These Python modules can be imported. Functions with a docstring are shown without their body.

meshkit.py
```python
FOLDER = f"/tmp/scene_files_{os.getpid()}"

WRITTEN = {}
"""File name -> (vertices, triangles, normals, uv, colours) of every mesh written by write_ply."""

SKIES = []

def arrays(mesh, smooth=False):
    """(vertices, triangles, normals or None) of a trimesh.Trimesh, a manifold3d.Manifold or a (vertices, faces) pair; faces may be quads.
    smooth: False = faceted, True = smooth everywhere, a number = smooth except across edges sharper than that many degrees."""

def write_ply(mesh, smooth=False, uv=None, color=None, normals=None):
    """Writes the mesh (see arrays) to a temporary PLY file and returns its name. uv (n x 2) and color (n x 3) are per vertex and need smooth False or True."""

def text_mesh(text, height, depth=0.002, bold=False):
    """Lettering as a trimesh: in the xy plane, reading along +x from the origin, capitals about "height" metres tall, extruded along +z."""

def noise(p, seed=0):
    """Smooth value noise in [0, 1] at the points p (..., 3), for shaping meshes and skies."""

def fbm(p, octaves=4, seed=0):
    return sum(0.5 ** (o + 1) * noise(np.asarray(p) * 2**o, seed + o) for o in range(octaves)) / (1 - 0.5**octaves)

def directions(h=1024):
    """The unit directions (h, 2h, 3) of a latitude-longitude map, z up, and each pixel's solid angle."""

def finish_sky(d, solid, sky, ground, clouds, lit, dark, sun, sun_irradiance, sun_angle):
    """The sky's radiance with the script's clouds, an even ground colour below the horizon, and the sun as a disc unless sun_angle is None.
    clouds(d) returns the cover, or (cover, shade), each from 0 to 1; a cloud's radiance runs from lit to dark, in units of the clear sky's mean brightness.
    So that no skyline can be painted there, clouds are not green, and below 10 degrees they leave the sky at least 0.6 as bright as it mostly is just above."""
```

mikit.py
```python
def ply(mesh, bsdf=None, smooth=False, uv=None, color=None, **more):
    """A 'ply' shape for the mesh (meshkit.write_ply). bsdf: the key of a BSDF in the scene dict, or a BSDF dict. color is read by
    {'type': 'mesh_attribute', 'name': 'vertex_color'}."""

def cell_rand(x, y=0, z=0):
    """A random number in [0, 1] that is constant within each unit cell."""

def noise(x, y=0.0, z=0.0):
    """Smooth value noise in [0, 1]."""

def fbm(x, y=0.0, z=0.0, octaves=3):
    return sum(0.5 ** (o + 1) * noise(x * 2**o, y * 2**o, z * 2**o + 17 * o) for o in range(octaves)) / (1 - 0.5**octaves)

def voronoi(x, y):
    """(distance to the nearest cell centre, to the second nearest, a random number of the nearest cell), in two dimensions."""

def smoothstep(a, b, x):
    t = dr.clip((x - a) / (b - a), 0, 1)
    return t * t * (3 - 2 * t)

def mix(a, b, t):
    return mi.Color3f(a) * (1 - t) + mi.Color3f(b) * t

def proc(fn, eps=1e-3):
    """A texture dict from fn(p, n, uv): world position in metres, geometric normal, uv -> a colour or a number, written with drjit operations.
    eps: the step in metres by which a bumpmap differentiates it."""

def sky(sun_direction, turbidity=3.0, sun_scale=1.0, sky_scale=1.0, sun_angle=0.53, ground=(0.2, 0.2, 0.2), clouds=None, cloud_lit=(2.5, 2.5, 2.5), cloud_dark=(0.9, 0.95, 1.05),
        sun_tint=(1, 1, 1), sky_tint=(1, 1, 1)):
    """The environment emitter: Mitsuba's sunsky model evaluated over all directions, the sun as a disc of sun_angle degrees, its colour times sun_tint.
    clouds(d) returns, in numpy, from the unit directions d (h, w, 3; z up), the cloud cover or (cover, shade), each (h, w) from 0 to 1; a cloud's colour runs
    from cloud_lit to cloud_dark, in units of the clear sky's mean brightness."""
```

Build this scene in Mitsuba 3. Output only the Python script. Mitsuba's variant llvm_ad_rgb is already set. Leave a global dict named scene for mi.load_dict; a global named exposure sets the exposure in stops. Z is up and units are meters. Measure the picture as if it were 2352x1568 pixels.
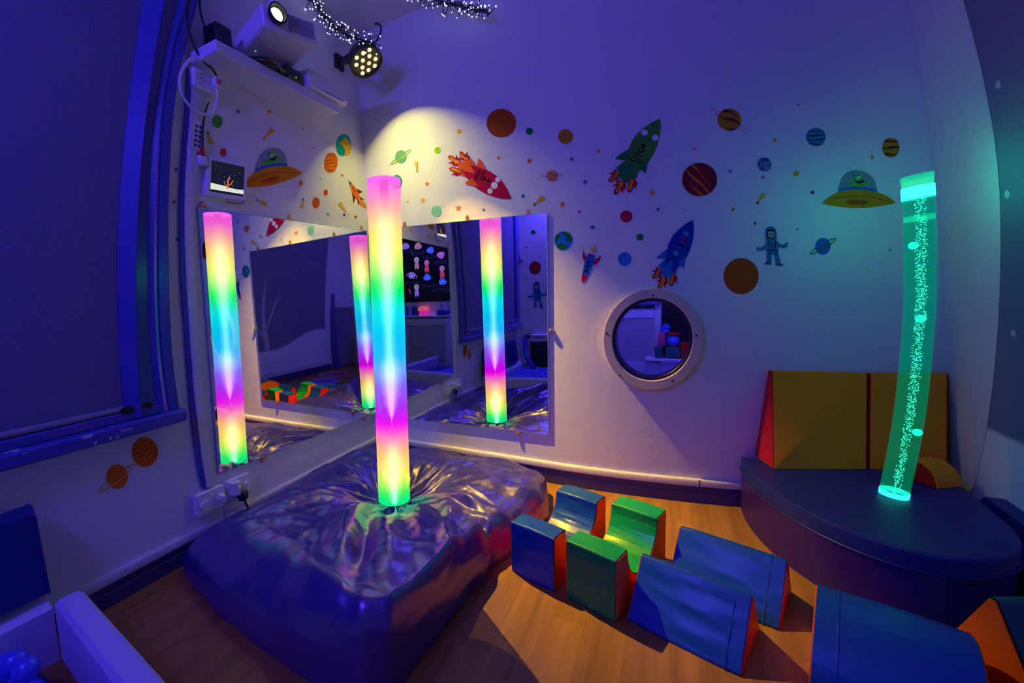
import math, random
import numpy as np, trimesh, drjit as dr, mitsuba as mi, mikit, meshkit
from shapely.geometry import Polygon, Point, LineString
from shapely.ops import unary_union
T = mi.ScalarTransform4f
rng = np.random.default_rng(7)
scene, labels = {}, {}

# ------------------------------------------------------------------ camera
CAM = np.array([1.75948, -2.34746, 1.06951])
FWD = np.array([-0.49723568, 0.86106276, -0.10643123])
UP = np.array([-0.01668411, 0.11315873, 0.99343683])
scene['camera'] = {'type': 'perspective', 'fov': 99.83231, 'fov_axis': 'x', 'near_clip': 0.01, 'far_clip': 50.0,
                   'principal_point_offset_x': 200 / 2352,
                   'to_world': T().look_at(origin=CAM.tolist(), target=(CAM + FWD).tolist(), up=UP.tolist())}
exposure = 0.0

# ------------------------------------------------------------------ lights that shine far across the room
UV_POWER = [26.0, 15.0, 300.0]            # ultraviolet tube lamp on the wall behind (its mesh is built further down)
PAR_POWER = [66.0, 38.0, .6]            # stage can: the narrow beam
SPILL_POWER = [4.2, 3.7, .35]            # ... and its wide spill
LAMP_GAIN = 1.2                          # rainbow light tube
BUBBLE_GAIN = 2.3                        # bubble tube

# ------------------------------------------------------------------ room measures (metres; corner of left and back wall at the origin)
YS, ZC = -3.2, 2.715
def yw(x): return 0.15 * np.maximum(0.0, np.asarray(x, float) - 1.2) ** 2            # the back wall bows gently
XEP = np.polyfit([0.455, 1.121, 1.606, 2.175], [2.808, 2.745, 2.681, 2.557], 2)
def xe(z): return np.polyval(XEP, np.clip(z, 0.25, 9))                                # so does the right wall

# ------------------------------------------------------------------ helpers
def srgb(h):
    h = h.lstrip('#'); c = np.array([int(h[i:i + 2], 16) / 255 for i in (0, 2, 4)])
    return [float(v) for v in np.where(c <= 0.04045, c / 12.92, ((c + 0.055) / 1.055) ** 2.4)]
def bsdf(name, col, rough=0.5, kind='principled', **kw):
    col = srgb(col) if isinstance(col, str) else col
    tex = col if isinstance(col, dict) else {'type': 'rgb', 'value': col}
    if kind == 'diffuse': b = {'type': 'diffuse', 'reflectance': tex}
    else: b = {'type': 'principled', 'base_color': tex, 'roughness': rough, **kw}
    scene[name] = {'type': 'twosided', 'bsdf': b}
    return name
COUNT = {}
def key_of(name, parent=None):
    base = (parent + '__' if parent else '') + name
    n = COUNT.get(base, 0); COUNT[base] = n + 1
    return base if n == 0 else '%s_%03d' % (base, n)
def tag(key, label=None, cat=None, group=None, kind=None):
    d = labels.setdefault(key, {})
    if label: d['label'] = label
    if cat: d['category'] = cat
    if group: d['group'] = group
    if kind: d['kind'] = kind
    return key
def obj(name, mesh, m, parent=None, label=None, cat=None, group=None, kind=None, smooth=False, emit=None, **kw):
    key = key_of(name, parent)
    sh = mikit.ply(mesh, m, smooth=smooth, **kw) if not isinstance(mesh, dict) else {**mesh}
    if emit is not None:
        rad = {'type': 'rgb', 'value': [float(v) for v in emit[0]]} if not isinstance(emit[0], dict) else emit[0]
        sh['emitter'] = {'type': 'area', 'radiance': rad, 'sampling_weight': float(emit[1])}
    scene[key] = sh
    if label or cat or group or kind: tag(key, label, cat, group, kind)
    return key
def thing(name, label, cat, group=None):
    return tag(key_of(name), label, cat, group)
cat_ = trimesh.util.concatenate
def mat(o, ex, ey, ez=None):
    ex, ey = np.asarray(ex, float), np.asarray(ey, float)
    ez = np.cross(ex, ey) if ez is None else np.asarray(ez, float)
    M = np.eye(4); M[:3, 0], M[:3, 1], M[:3, 2], M[:3, 3] = ex, ey, ez, o
    return M
def moved(m, M): m = m.copy(); m.apply_transform(M); return m
def hull(p): return trimesh.convex.convex_hull(np.asarray(p, float))
def box(lo, hi, c=0.0):
    lo, hi = np.minimum(lo, hi).astype(float), np.maximum(lo, hi).astype(float)
    c = min(c, 0.45 * float((hi - lo).min()))
    if c <= 0: return trimesh.creation.box(bounds=[lo, hi])
    P = []
    for sx in (0, 1):
        for sy in (0, 1):
            for sz in (0, 1):
                q = np.array([hi[0] if sx else lo[0], hi[1] if sy else lo[1], hi[2] if sz else lo[2]])
                d = np.array([-c if sx else c, -c if sy else c, -c if sz else c])
                for k in range(3):
                    v = q + d; v[k] = q[k]; P.append(v)
    return hull(P)
def extr(poly, h, z0=0.0):
    m = trimesh.creation.extrude_polygon(poly, h, engine='earcut'); m.apply_translation([0, 0, z0]); return m
def cyl(p0, p1, r, n=20, r1=None):
    p0, p1 = np.asarray(p0, float), np.asarray(p1, float); r1 = r if r1 is None else r1
    d = p1 - p0; d /= np.linalg.norm(d); a = np.cross(d, [0, 0, 1.0] if abs(d[2]) < .9 else [1.0, 0, 0]); a /= np.linalg.norm(a); b = np.cross(d, a)
    t = np.arange(n) * 2 * np.pi / n; ring = np.cos(t)[:, None] * a + np.sin(t)[:, None] * b
    return hull(np.vstack([p0 + r * ring, p1 + r1 * ring]))
def tubem(P, r, n=8, closed=False):
    P = np.asarray(P, float); N = len(P); r = np.broadcast_to(r, (N,))
    t = np.gradient(P, axis=0); t /= np.linalg.norm(t, axis=1, keepdims=True) + 1e-12
    a = np.cross(t[0], [0.31, 0.2, 0.93]); a /= np.linalg.norm(a); A = []
    for i in range(N):
        a = a - t[i] * (a @ t[i]); a /= np.linalg.norm(a); A.append(a)
    A = np.array(A); B = np.cross(t, A); g = np.arange(n) * 2 * np.pi / n
    V = (P[:, None] + r[:, None, None] * (np.cos(g)[None, :, None] * A[:, None] + np.sin(g)[None, :, None] * B[:, None])).reshape(-1, 3)
    F = []
    for i in range(N - 1):
        for j in range(n):
            q = [i * n + j, i * n + (j + 1) % n, (i + 1) * n + (j + 1) % n, (i + 1) * n + j]; F += [[q[0], q[1], q[2]], [q[0], q[2], q[3]]]
    V = np.vstack([V, P[0], P[-1]]); c0, c1 = N * n, N * n + 1
    for j in range(n): F += [[c0, (j + 1) % n, j], [c1, (N - 1) * n + j, (N - 1) * n + (j + 1) % n]]
    return trimesh.Trimesh(V, F, process=False)
def lathe(prof, n=40, cap=True):
    prof = np.asarray(prof, float); g = np.arange(n) * 2 * np.pi / n; N = len(prof)
    V = np.stack([prof[:, 0][:, None] * np.cos(g), prof[:, 0][:, None] * np.sin(g), np.repeat(prof[:, 1][:, None], n, 1)], -1).reshape(-1, 3); F = []
    for i in range(N - 1):
        for j in range(n):
            a, b, c, d = i * n + j, i * n + (j + 1) % n, (i + 1) * n + (j + 1) % n, (i + 1) * n + j; F += [[a, b, c], [a, c, d]]
    return trimesh.Trimesh(V, F, process=False)
def spline(P, n=40):
    from scipy.interpolate import CubicSpline
    P = np.asarray(P, float); s = np.r_[0, np.cumsum(np.linalg.norm(np.diff(P, axis=0), axis=1))]
    return CubicSpline(s, P)(np.linspace(0, s[-1], n))
def grid(V, flip=False):
    h, w = V.shape[:2]; i, j = np.meshgrid(np.arange(h - 1), np.arange(w - 1), indexing='ij')
    q = np.stack([i * w + j, i * w + j + 1, (i + 1) * w + j + 1, (i + 1) * w + j], -1).reshape(-1, 4)
    f = np.vstack([q[:, [0, 1, 2]], q[:, [0, 2, 3]]])
    return trimesh.Trimesh(V.reshape(-1, 3), f[:, ::-1] if flip else f, process=False)
def prism_xy(pts, z0, z1): return extr(Polygon(pts), z1 - z0, z0)

# ------------------------------------------------------------------ materials
bsdf('m_wall', [.745, .745, .742], kind='diffuse')
bsdf('m_ceiling', '#d8d6d2', 0.8)
def wood(p, n, uv):
    row = dr.floor(p.x / 0.118); sh = row * 0.37; k = mikit.cell_rand(row, dr.floor((p.y + 10.0) / 0.94 + sh - dr.floor(sh)), 1)
    g = mikit.fbm(p.x * 60 + 13 * k, p.y * 3.0 + 7 * k, 0, 4); f = mikit.noise(p.x * 330, p.y * 9 + 30 * k)
    ring = 0.5 + 0.5 * dr.sin(60 * (p.x + 0.05 * mikit.noise(p.x * 6, p.y * 1.3 + 9 * k)) + 6 * mikit.noise(p.x * 7, p.y * 1.1, k))
    c = mikit.mix([0.115, 0.046, 0.012], [0.33, 0.155, 0.034], 0.15 + 0.5 * g + 0.22 * ring + 0.13 * f)
    return c * (0.94 + 0.12 * k)
bsdf('m_floor', mikit.proc(wood), 0.38, specular=0.3)
bsdf('m_gap', '#3a2414', 0.8)
bsdf('m_trimwhite', '#cfccd2', 0.35)
bsdf('m_skirt', '#38315f', 0.4)                    # dark violet gloss skirting
bsdf('m_frameblue', '#3b42a0', 0.17, clearcoat=0.5, clearcoat_gloss=0.8)      # glossy blue paint
def blind_tex(p, n, uv): return mikit.mix([0.10, 0.10, 0.19], [0.16, 0.16, 0.27], mikit.noise(p.y * 420, p.z * 420, p.x * 420))
bsdf('m_blind', mikit.proc(blind_tex), 0.9)
bsdf('m_white', '#e4e2e6', 0.35); bsdf('m_whitesoft', '#dedbe0', 0.6); bsdf('m_black', '#0c0c0f', 0.4); bsdf('m_blackm', '#16161a', 0.7)
bsdf('m_grey', '#8a8a92', 0.4); bsdf('m_chrome', [0.75, 0.75, 0.78], 0.2, metallic=1.0)
scene['m_mirror'] = {'type': 'twosided', 'bsdf': {'type': 'conductor', 'material': 'none', 'specular_reflectance': {'type': 'rgb', 'value': [0.86, 0.88, 0.90]}}}
bsdf('m_mirroredge', '#8fb8b8', 0.1, specular=0.8)
bsdf('m_clip', '#c98a4a', 0.25, metallic=0.3)
def vinyl(name, col, r=0.32): return bsdf(name, col, r, specular=0.32, clearcoat=0.10, clearcoat_gloss=0.7)
vinyl('v_blue', '#0a3f9c'); vinyl('v_green', '#088a3e'); vinyl('v_red', '#b8160a', 0.45); vinyl('v_orange', '#d8640e', 0.45); vinyl('v_yellow', '#ff9c08', 0.5)
vinyl('v_teal', '#0b6452'); vinyl('v_purple', '#2e1462', 0.4); vinyl('v_navy', '#12226e', 0.45); vinyl('v_foam', '#d2cee6', 0.5)

# ================================================================== the room
def wall_back_mesh():
    rect = Polygon([(-0.02, 0), (2.92, 0), (2.92, ZC + 0.02), (-0.02, ZC + 0.02)])
    t = np.linspace(0, 2 * np.pi, 61)[:-1]
    hole = Polygon(np.c_[1.672 + 0.186 * np.cos(t), 0.808 + 0.216 * np.sin(t)])
    m = extr(rect.difference(hole), 0.06)
    v, f = trimesh.remesh.subdivide_to_size(m.vertices, m.faces, 0.16)
    return trimesh.Trimesh(np.c_[v[:, 0], yw(v[:, 0]) + v[:, 2], v[:, 1]], f[:, ::-1], process=False)
obj('wall_back', wall_back_mesh(), 'm_wall', kind='structure', label='pale wall with space stickers, porthole and right mirror')
WY0, WY1, WZ0, WZ1 = -2.98, -1.66, 0.74, 2.42
m = extr(Polygon([(0.03, -0.05), (YS - 0.03, -0.05), (YS - 0.03, ZC + .02), (0.03, ZC + .02)], [[(WY1, WZ0), (WY1, WZ1), (WY0, WZ1), (WY0, WZ0)]]), 0.12)
v = m.vertices; m = trimesh.Trimesh(np.c_[-v[:, 2], v[:, 0], v[:, 1]], m.faces, process=True); m.fix_normals()
obj('wall_left', m, 'm_wall', kind='structure', label='pale wall with window, tablet, shelf and left mirror')
zz = np.r_[-0.02, np.linspace(0.25, ZC + .02, 24)]
WR = grid(np.stack([np.stack([np.r_[xe(zz), xe(zz[::-1]) + .08, xe(zz[:1])], np.full(2 * len(zz) + 1, y), np.r_[zz, zz[::-1], zz[:1]]], -1) for y in np.linspace(0.6, YS - .02, 12)]), flip=True)
obj('wall_right', WR, 'm_wall', kind='structure', label='pale wall at the right behind the bubble tube')
obj('wall_front', box([-0.05, YS - 0.08, -0.02], [3.0, YS, ZC + .02]), 'm_wall', kind='structure', label='pale wall behind the camera, seen in the mirrors')
obj('ceiling', box([-0.08, YS - 0.08, ZC], [3.0, 0.6, ZC + .05]), 'm_ceiling', kind='structure')
floor = obj('floor', box([-0.1, YS - .1, -0.06], [3.0, 0.6, -0.0085]), 'm_gap', kind='structure')
for row in range(0, 25):
    x0, x1 = row * 0.118, (row + 1) * 0.118; sh = (row * 0.37) % 1
    for i in range(6, 13):
        y0 = (i - sh) * 0.94 - 10.0; y1 = y0 + 0.94
        y0, y1 = max(y0, YS), min(y1, 0.5)
        if y1 - y0 < 0.02: continue
        obj('plank', box([x0 + .0002, y0 + .0002, -0.0085], [x1 - .0002, y1 - .0002, 0.0]), 'm_floor', 'floor')

# skirting boards with their white cap strips
xs = np.linspace(0.0, 2.85, 40)
def skirt_back(prof):      # prof: (offset from the wall, z)
    return grid(np.stack([np.stack([xs, yw(xs) - o, np.full_like(xs, z)], -1) for o, z in prof]), flip=True)
def skirt_left(prof):
    ys = np.linspace(0.0, YS, 14)
    return grid(np.stack([np.stack([np.full_like(ys, o), ys, np.full_like(ys, z)], -1) for o, z in prof]))
PB = [(0.019, -0.004), (0.019, 0.052), (0.016, 0.056), (0.016, 0.060), (0.019, 0.064), (0.019, 0.082), (0.012, 0.086), (0.0, 0.086)]
PW = [(0.0, 0.0855), (0.023, 0.0855), (0.025, 0.090), (0.025, 0.110), (0.020, 0.117), (0.0, 0.1185)]
obj('baseboard_back', skirt_back(PB), 'm_skirt', kind='structure'); obj('trim_1', skirt_back(PW), 'm_trimwhite', kind='structure', smooth=40)
obj('trim_1__joint', box([1.885, float(yw(1.887)) - .0262, .0855], [1.889, float(yw(1.887)) - .02, .1175]), 'm_black')
obj('baseboard_left', skirt_left(PB), 'm_skirt', kind='structure'); obj('trim_2', skirt_left(PW), 'm_trimwhite', kind='structure', smooth=40)

# window in the left wall: glossy blue casing, fabric blind, sill
win = tag(key_of('window_1'), 'window with glossy blue frame and dark blind', kind='structure')
edge_out = spline([(-1.36, 0.60), (-1.371, .9), (-1.347, 1.25), (-1.308, 1.59), (-1.24, 1.945), (-1.103, 2.342), (-.98, 2.66)], 24)
edge_mid = spline([(-1.40, 0.60), (-1.412, .9), (-1.388, 1.25), (-1.345, 1.59), (-1.275, 1.945), (-1.135, 2.342), (-1.01, 2.66)], 24)
edge_in = spline([(-1.515, 0.66), (-1.512, .75), (-1.474, 1.24), (-1.393, 1.732), (-1.262, 2.258), (-1.15, 2.66)], 24)
edge_bl = spline([(-1.56, 0.66), (-1.558, .72), (-1.522, 1.24), (-1.444, 1.717), (-1.331, 2.222), (-1.22, 2.66)], 24)
def ribbon(stations):      # stations: (edge curve, offset x) from right to left
    return grid(np.stack([np.c_[np.full(24, o), e[:, 0], e[:, 1]] for e, o in stations]))
obj('casing', ribbon([(edge_out, 0.0), (edge_out, .030), (edge_out * .8 + edge_mid * .2, .036), (edge_mid, .036), (edge_mid, .020), (edge_mid * .9 + edge_in * .1, .018), (edge_in * .92 + edge_mid * .08, .020)]), 'm_frameblue', win, smooth=35)
obj('inner_bead', ribbon([(edge_in * .92 + edge_mid * .08, .012), (edge_in * .92 + edge_mid * .08, .030), (edge_in, .042), (edge_in * .7 + edge_bl * .3, .030), (edge_bl, .004)]), 'm_frameblue', win, smooth=60)
for a, b in ((0, 1),):
    obj('moulding', ribbon([(edge_mid, .030), (edge_mid * .8 + edge_in * .2, .034), (edge_mid * .6 + edge_in * .4, .020)])  , 'm_frameblue', win, smooth=30)
bl = np.stack([np.c_[np.full(24, .006 + .0015 * math.sin(k * 1.3)), e[:, 0], np.maximum(e[:, 1], .70)] for k, e in enumerate([edge_bl * (1 - t) + np.c_[np.full(24, -3.06), edge_bl[:, 1]] * t for t in np.linspace(0, 1, 14)])])
obj('blind', grid(bl), 'm_blind', win, label='dark blue roller blind')
obj('bottom_bar', tubem(np.array([(.016, -1.563, .702), (.016, -2.3, .706), (.016, -3.06, .71)]), .011, 12), 'm_grey', win, label='silver bottom bar of the blind', smooth=60)
obj('far_casing', box([0.0, -3.17, .6], [.035, -3.05, 2.66], .006), 'm_frameblue', win)
def chip(p, n, uv):
    k = mikit.smoothstep(0.62, 0.66, mikit.noise(p.y * 26, p.z * 60, p.x * 30) * .7 + .3 * mikit.noise(p.y * 90, p.z * 90, 3))
    return mikit.mix(srgb('#3b42a0'), srgb('#b9b4cc'), k * mikit.smoothstep(-1.5, -1.65, p.y))
bsdf('m_sill', mikit.proc(chip), 0.4)
obj('sill', box([0.0, -3.17, .605], [.062, -1.352, .655], .008), 'm_sill', win)
obj('sill_lip', box([0.0, -3.17, .655], [.030, -1.385, .690], .006), 'm_frameblue', win)
obj('pane', box([-.09, WY0, WZ0], [-.086, WY1, WZ1]), 'm_black', win)
ct = thing('blind_catch', 'black plastic catch on the window sill at the end of the blind bar', 'catch')
obj('body', box([.012, -1.575, .682], [.034, -1.535, .708], .004), 'm_black', ct); obj('arm', box([.014, -1.54, .688], [.026, -1.475, .703], .003), 'm_black', ct)
obj('tip', box([.012, -1.482, .684], [.030, -1.462, .707], .004), 'm_black', ct)

# white cable trunking down the left wall
tr = spline([(-1.148, 2.04), (-1.186, 1.793), (-1.224, 1.574), (-1.257, 1.252), (-1.272, .888), (-1.276, .51), (-1.262, .276)], 30)
V = np.stack([np.c_[np.full(30, o), tr[:, 0] + d, tr[:, 1]] for d, o in ((-.012, 0), (-.012, .016), (-.010, .018), (.020, .018), (.022, .016), (.022, 0))])
tk = thing('cable_trunking', 'white cable trunking running down the wall left of the mirror', 'trunking')
obj('channel', grid(V, True), 'm_trimwhite', tk)
V = np.stack([np.c_[np.full(30, o), tr[:, 0] + d, tr[:, 1]] for d, o in ((-.030, 0), (-.030, .010), (-.0125, .010), (-.0125, 0))])
obj('side_channel', grid(V, True), 'm_frameblue', tk, label='blue painted channel')
obj('joiner', box([0, -1.216, 1.62], [.022, -1.178, 1.72], .003), 'm_trimwhite', tk)

# ================================================================== mirrors
def mirror(name, label, quad, plane, clips):
    k = thing(name, label, 'mirror')
    P = Polygon(quad); q = extr(P, .004); inner = P.buffer(-.003)
    rim = extr(P.difference(inner), .0052)
    def put(m, o):
        v = m.vertices
        return trimesh.Trimesh(np.c_[v[:, 2] + o, v[:, 0], v[:, 1]] if plane == 'L' else np.c_[v[:, 0], -(v[:, 2] + o), v[:, 1]], m.faces, process=False)
    a = put(extr(inner, .004), .006); a.fix_normals(); obj('glass', a, 'm_mirror', k)
    a = put(rim, .005); a.fix_normals(); obj('edge', a, 'm_mirroredge', k, label='bright cut edge')
    for (s, z, up) in clips:
        t = np.linspace(0, np.pi, 13)
        sh = Polygon(np.vstack([np.c_[.011 * np.cos(t), .014 + .011 * np.sin(t)], [(-.011, -.006), (.011, -.006)]]))
        sc = trimesh.creation.icosphere(subdivisions=2, radius=.0055); sc.apply_scale([1, 1, .6]); sc.apply_translation([0, .013, .004])
        c = extr(sh, .004)
        for nm, mm, mt in (('clip', c, 'm_clip'), ('clip_screw', sc, 'm_chrome')):
            w = mm.copy(); w.vertices[:, 1] *= up; w.vertices += [s, z, .0088]; w = put(w, 0); w.fix_normals()
            if nm == 'clip': ck = obj('clip', w, mt, k)
            else: obj('screw', w, mt, ck, smooth=True)
mirror('wall_mirror', 'square frameless mirror on the left wall beside the window, reflecting the light tube', [(-1.188, 1.481), (-.018, 1.507), (-.022, .285), (-1.21, .31)], 'L',
       [(-1.165, 1.484, 1), (-.68, 1.495, 1), (-.075, 1.508, 1), (-.967, .304, -1), (-.15, .288, -1)])
mirror('wall_mirror', 'square frameless mirror on the sticker wall, right of the corner light tube', [(.014, 1.512), (1.182, 1.474), (1.177, .273), (.014, .260)], 'B',
       [(.726, 1.492, 1), (1.081, 1.478, 1), (.30, 1.505, 1), (.998, .270, -1), (.235, .263, -1)])
c = thing('mirror_clip', 'round screw clip at the right edge of the right mirror', 'clip')
s = trimesh.creation.icosphere(subdivisions=3, radius=.014); s.apply_scale([1, .6, 1]); s.apply_translation([1.194, -.010, .849]); obj('dome', s, 'm_chrome', c, smooth=True)
obj('washer', cyl([1.194, -.001, .849], [1.194, -.008, .849], .016), 'm_clip', c)

# ================================================================== porthole and the niche behind it
PXc, PZc = 1.672, 0.808
def ell_ring(a0, b0, a1, b1, d0, d1, n=72):
    """elliptical ring between the inner (a0, b0) and outer (a1, b1) half axes, from d0 to d1 in front of the wall"""
    ea = .003
    st = [(a0, b0, d0), (a0, b0, d1 - ea), (a0 + ea, b0 + ea, d1), (a1 - ea, b1 - ea, d1), (a1, b1, d1 - ea), (a1, b1, d0), (a0, b0, d0)]
    t = np.linspace(0, 2 * np.pi, n + 1)
    y0 = float(yw(PXc)); sl = 0.3 * (PXc - 1.2)
    return grid(np.stack([np.stack([PXc + a * np.cos(t), y0 + sl * a * np.cos(t) - d, PZc + b * np.sin(t)], -1) for a, b, d in st]), True)
def birch(p, n, uv): return mikit.mix([.56, .45, .36], [.66, .55, .45], mikit.fbm(p.x * 9, p.y * 9, p.z * 120, 3))
bsdf('m_birch', mikit.proc(birch), .5)
bsdf('m_rimdark', '#2a1238', .4)
port = thing('porthole', 'round porthole with a pale plywood ring screwed to the sticker wall', 'porthole')
obj('ring', ell_ring(.173, .202, .214, .249, -.002, .034), 'm_birch', port, smooth=30)
obj('inner_rim', ell_ring(.160, .186, .186, .2155, -.06, .016), 'm_rimdark', port, smooth=30)
for dx, dz in ((-.205, .035), (.003, .225), (.196, .022), (.098, -.208), (-.142, -.188)):
    f = 0.935; x, z = PXc + dx * .955, PZc + dz * .955
    y = float(yw(PXc)) + .3 * (PXc - 1.2) * (x - PXc) - .034
    obj('screw', cyl([x, y + .002, z], [x, y - .001, z], .005, 12), 'm_black', port)
scene['m_pane'] = {'type': 'thindielectric', 'int_ior': 1.3}
t = np.linspace(0, 2 * np.pi, 49)
dome = np.stack([np.stack([PXc + a * .172 * np.cos(t), float(yw(PXc)) + .1416 * a * .172 * np.cos(t) + .02 - .018 * (1 - a * a), PZc + a * .2 * np.sin(t)], -1) for a in np.linspace(0.01, 1, 10)])
obj('pane', grid(dome), 'm_pane', port, label='clear pane', smooth=True)
NY = 0.62
bsdf('m_niche', '#c8c8e0', .7)
nb = tag(key_of('niche'), 'small recess behind the porthole', kind='structure')
obj('floor', box([1.2, .12, .40], [2.1, .9, .44]), 'm_niche', nb); obj('roof', box([1.2, .12, 1.2], [2.1, .9, 1.23]), 'm_niche', nb)
obj('side', box([1.18, .12, .4], [1.2, .9, 1.23]), 'm_niche', nb); obj('side', box([2.1, .2, .4], [2.12, .9, 1.23]), 'm_niche', nb); obj('back', box([1.18, .9, .4], [2.12, .92, 1.23]), 'm_black', nb)
def perf(p, n, uv):
    a = (p.x + p.z) / .0085; b = (p.x - p.z) / .0085; u, v = a - dr.floor(a) - .5, b - dr.floor(b) - .5
    return mikit.mix([.05, .05, .09], [.62, .62, .74], mikit.smoothstep(.30, .40, dr.sqrt(u * u + v * v)))
bsdf('m_perf', mikit.proc(perf), .5)
g = thing('radiator_grille', 'pale perforated grille panel inside the porthole', 'grille')
obj('mesh_panel', box([1.40, NY, .60], [1.664, NY + .01, .872]), 'm_perf', g); obj('top_rail', box([1.40, NY - .008, .872], [1.664, NY + .012, .935], .004), 'm_niche', g)
obj('bottom_rail', box([1.40, NY - .008, .44], [1.70, NY + .012, .60], .004), 'm_niche', g)
obj('window_ledge', box([1.40, NY - .05, .955], [1.70, NY + .012, .985], .006), 'm_frameblue', label='blue ledge over the grille inside the porthole', cat='ledge')
obj('post', box([1.664, NY - .012, .64], [1.702, NY + .02, 1.19], .004), 'm_white', label='white upright post inside the porthole', cat='post')
obj('toy_shelf', box([1.62, NY - .10, .622], [1.95, NY + .05, .640], .004), 'm_white', label='white shelf of toys inside the porthole', cat='shelf')
obj('shelf_panel', box([1.70, NY - .02, .44], [1.95, NY, .62], .004), 'm_niche', label='pale panel under the toy shelf inside the porthole', cat='panel')
bsdf('m_tealdark', '#0e5f58', .6); bsdf('m_pinktoy', '#d83c78', .5); bsdf('m_bluetoy', '#3f6ff0', .5)
def basket(x0, x1, z0, z1, lab):
    k = thing('storage_basket', lab, 'basket')
    obj('body', box([x0, NY - .09, z0], [x1, NY - .02, z1], .004), 'm_tealdark', k)
    for i in range(7):
        x = x0 + (i + .5) * (x1 - x0) / 7; obj('rib', box([x - .003, NY - .093, z0 + .004], [x + .003, NY - .088, z1 - .004]), 'm_tealdark', k)
basket(1.672, 1.712, .640, .712, 'small dark green basket on the porthole shelf, left of two'); basket(1.728, 1.800, .640, .705, 'larger dark green ribbed basket on the porthole shelf, right of two')
k = thing('toy_house', 'light blue toy house on top of the pile inside the porthole', 'toy')
obj('walls', box([1.705, NY - .06, .79], [1.745, NY - .02, .82], .002), 'm_bluetoy', k)
obj('roof', moved(extr(Polygon([(-.026, 0), (.026, 0), (0.004, .03)]), .05), mat([1.725, NY - .016, .82], [1, 0, 0], [0, 0, 1])), 'm_bluetoy', k)
s = trimesh.creation.icosphere(subdivisions=3, radius=.036); s.apply_translation([1.765, NY - .055, .745]); obj('toy_ball', s, 'm_bluetoy', label='blue speckled toy ball inside the porthole', cat='ball', smooth=True)
obj('toy_box', box([1.690, NY - .08, .713], [1.725, NY - .03, .79], .004), 'm_pinktoy', label='pink toy box on the left basket inside the porthole', cat='box')
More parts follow.
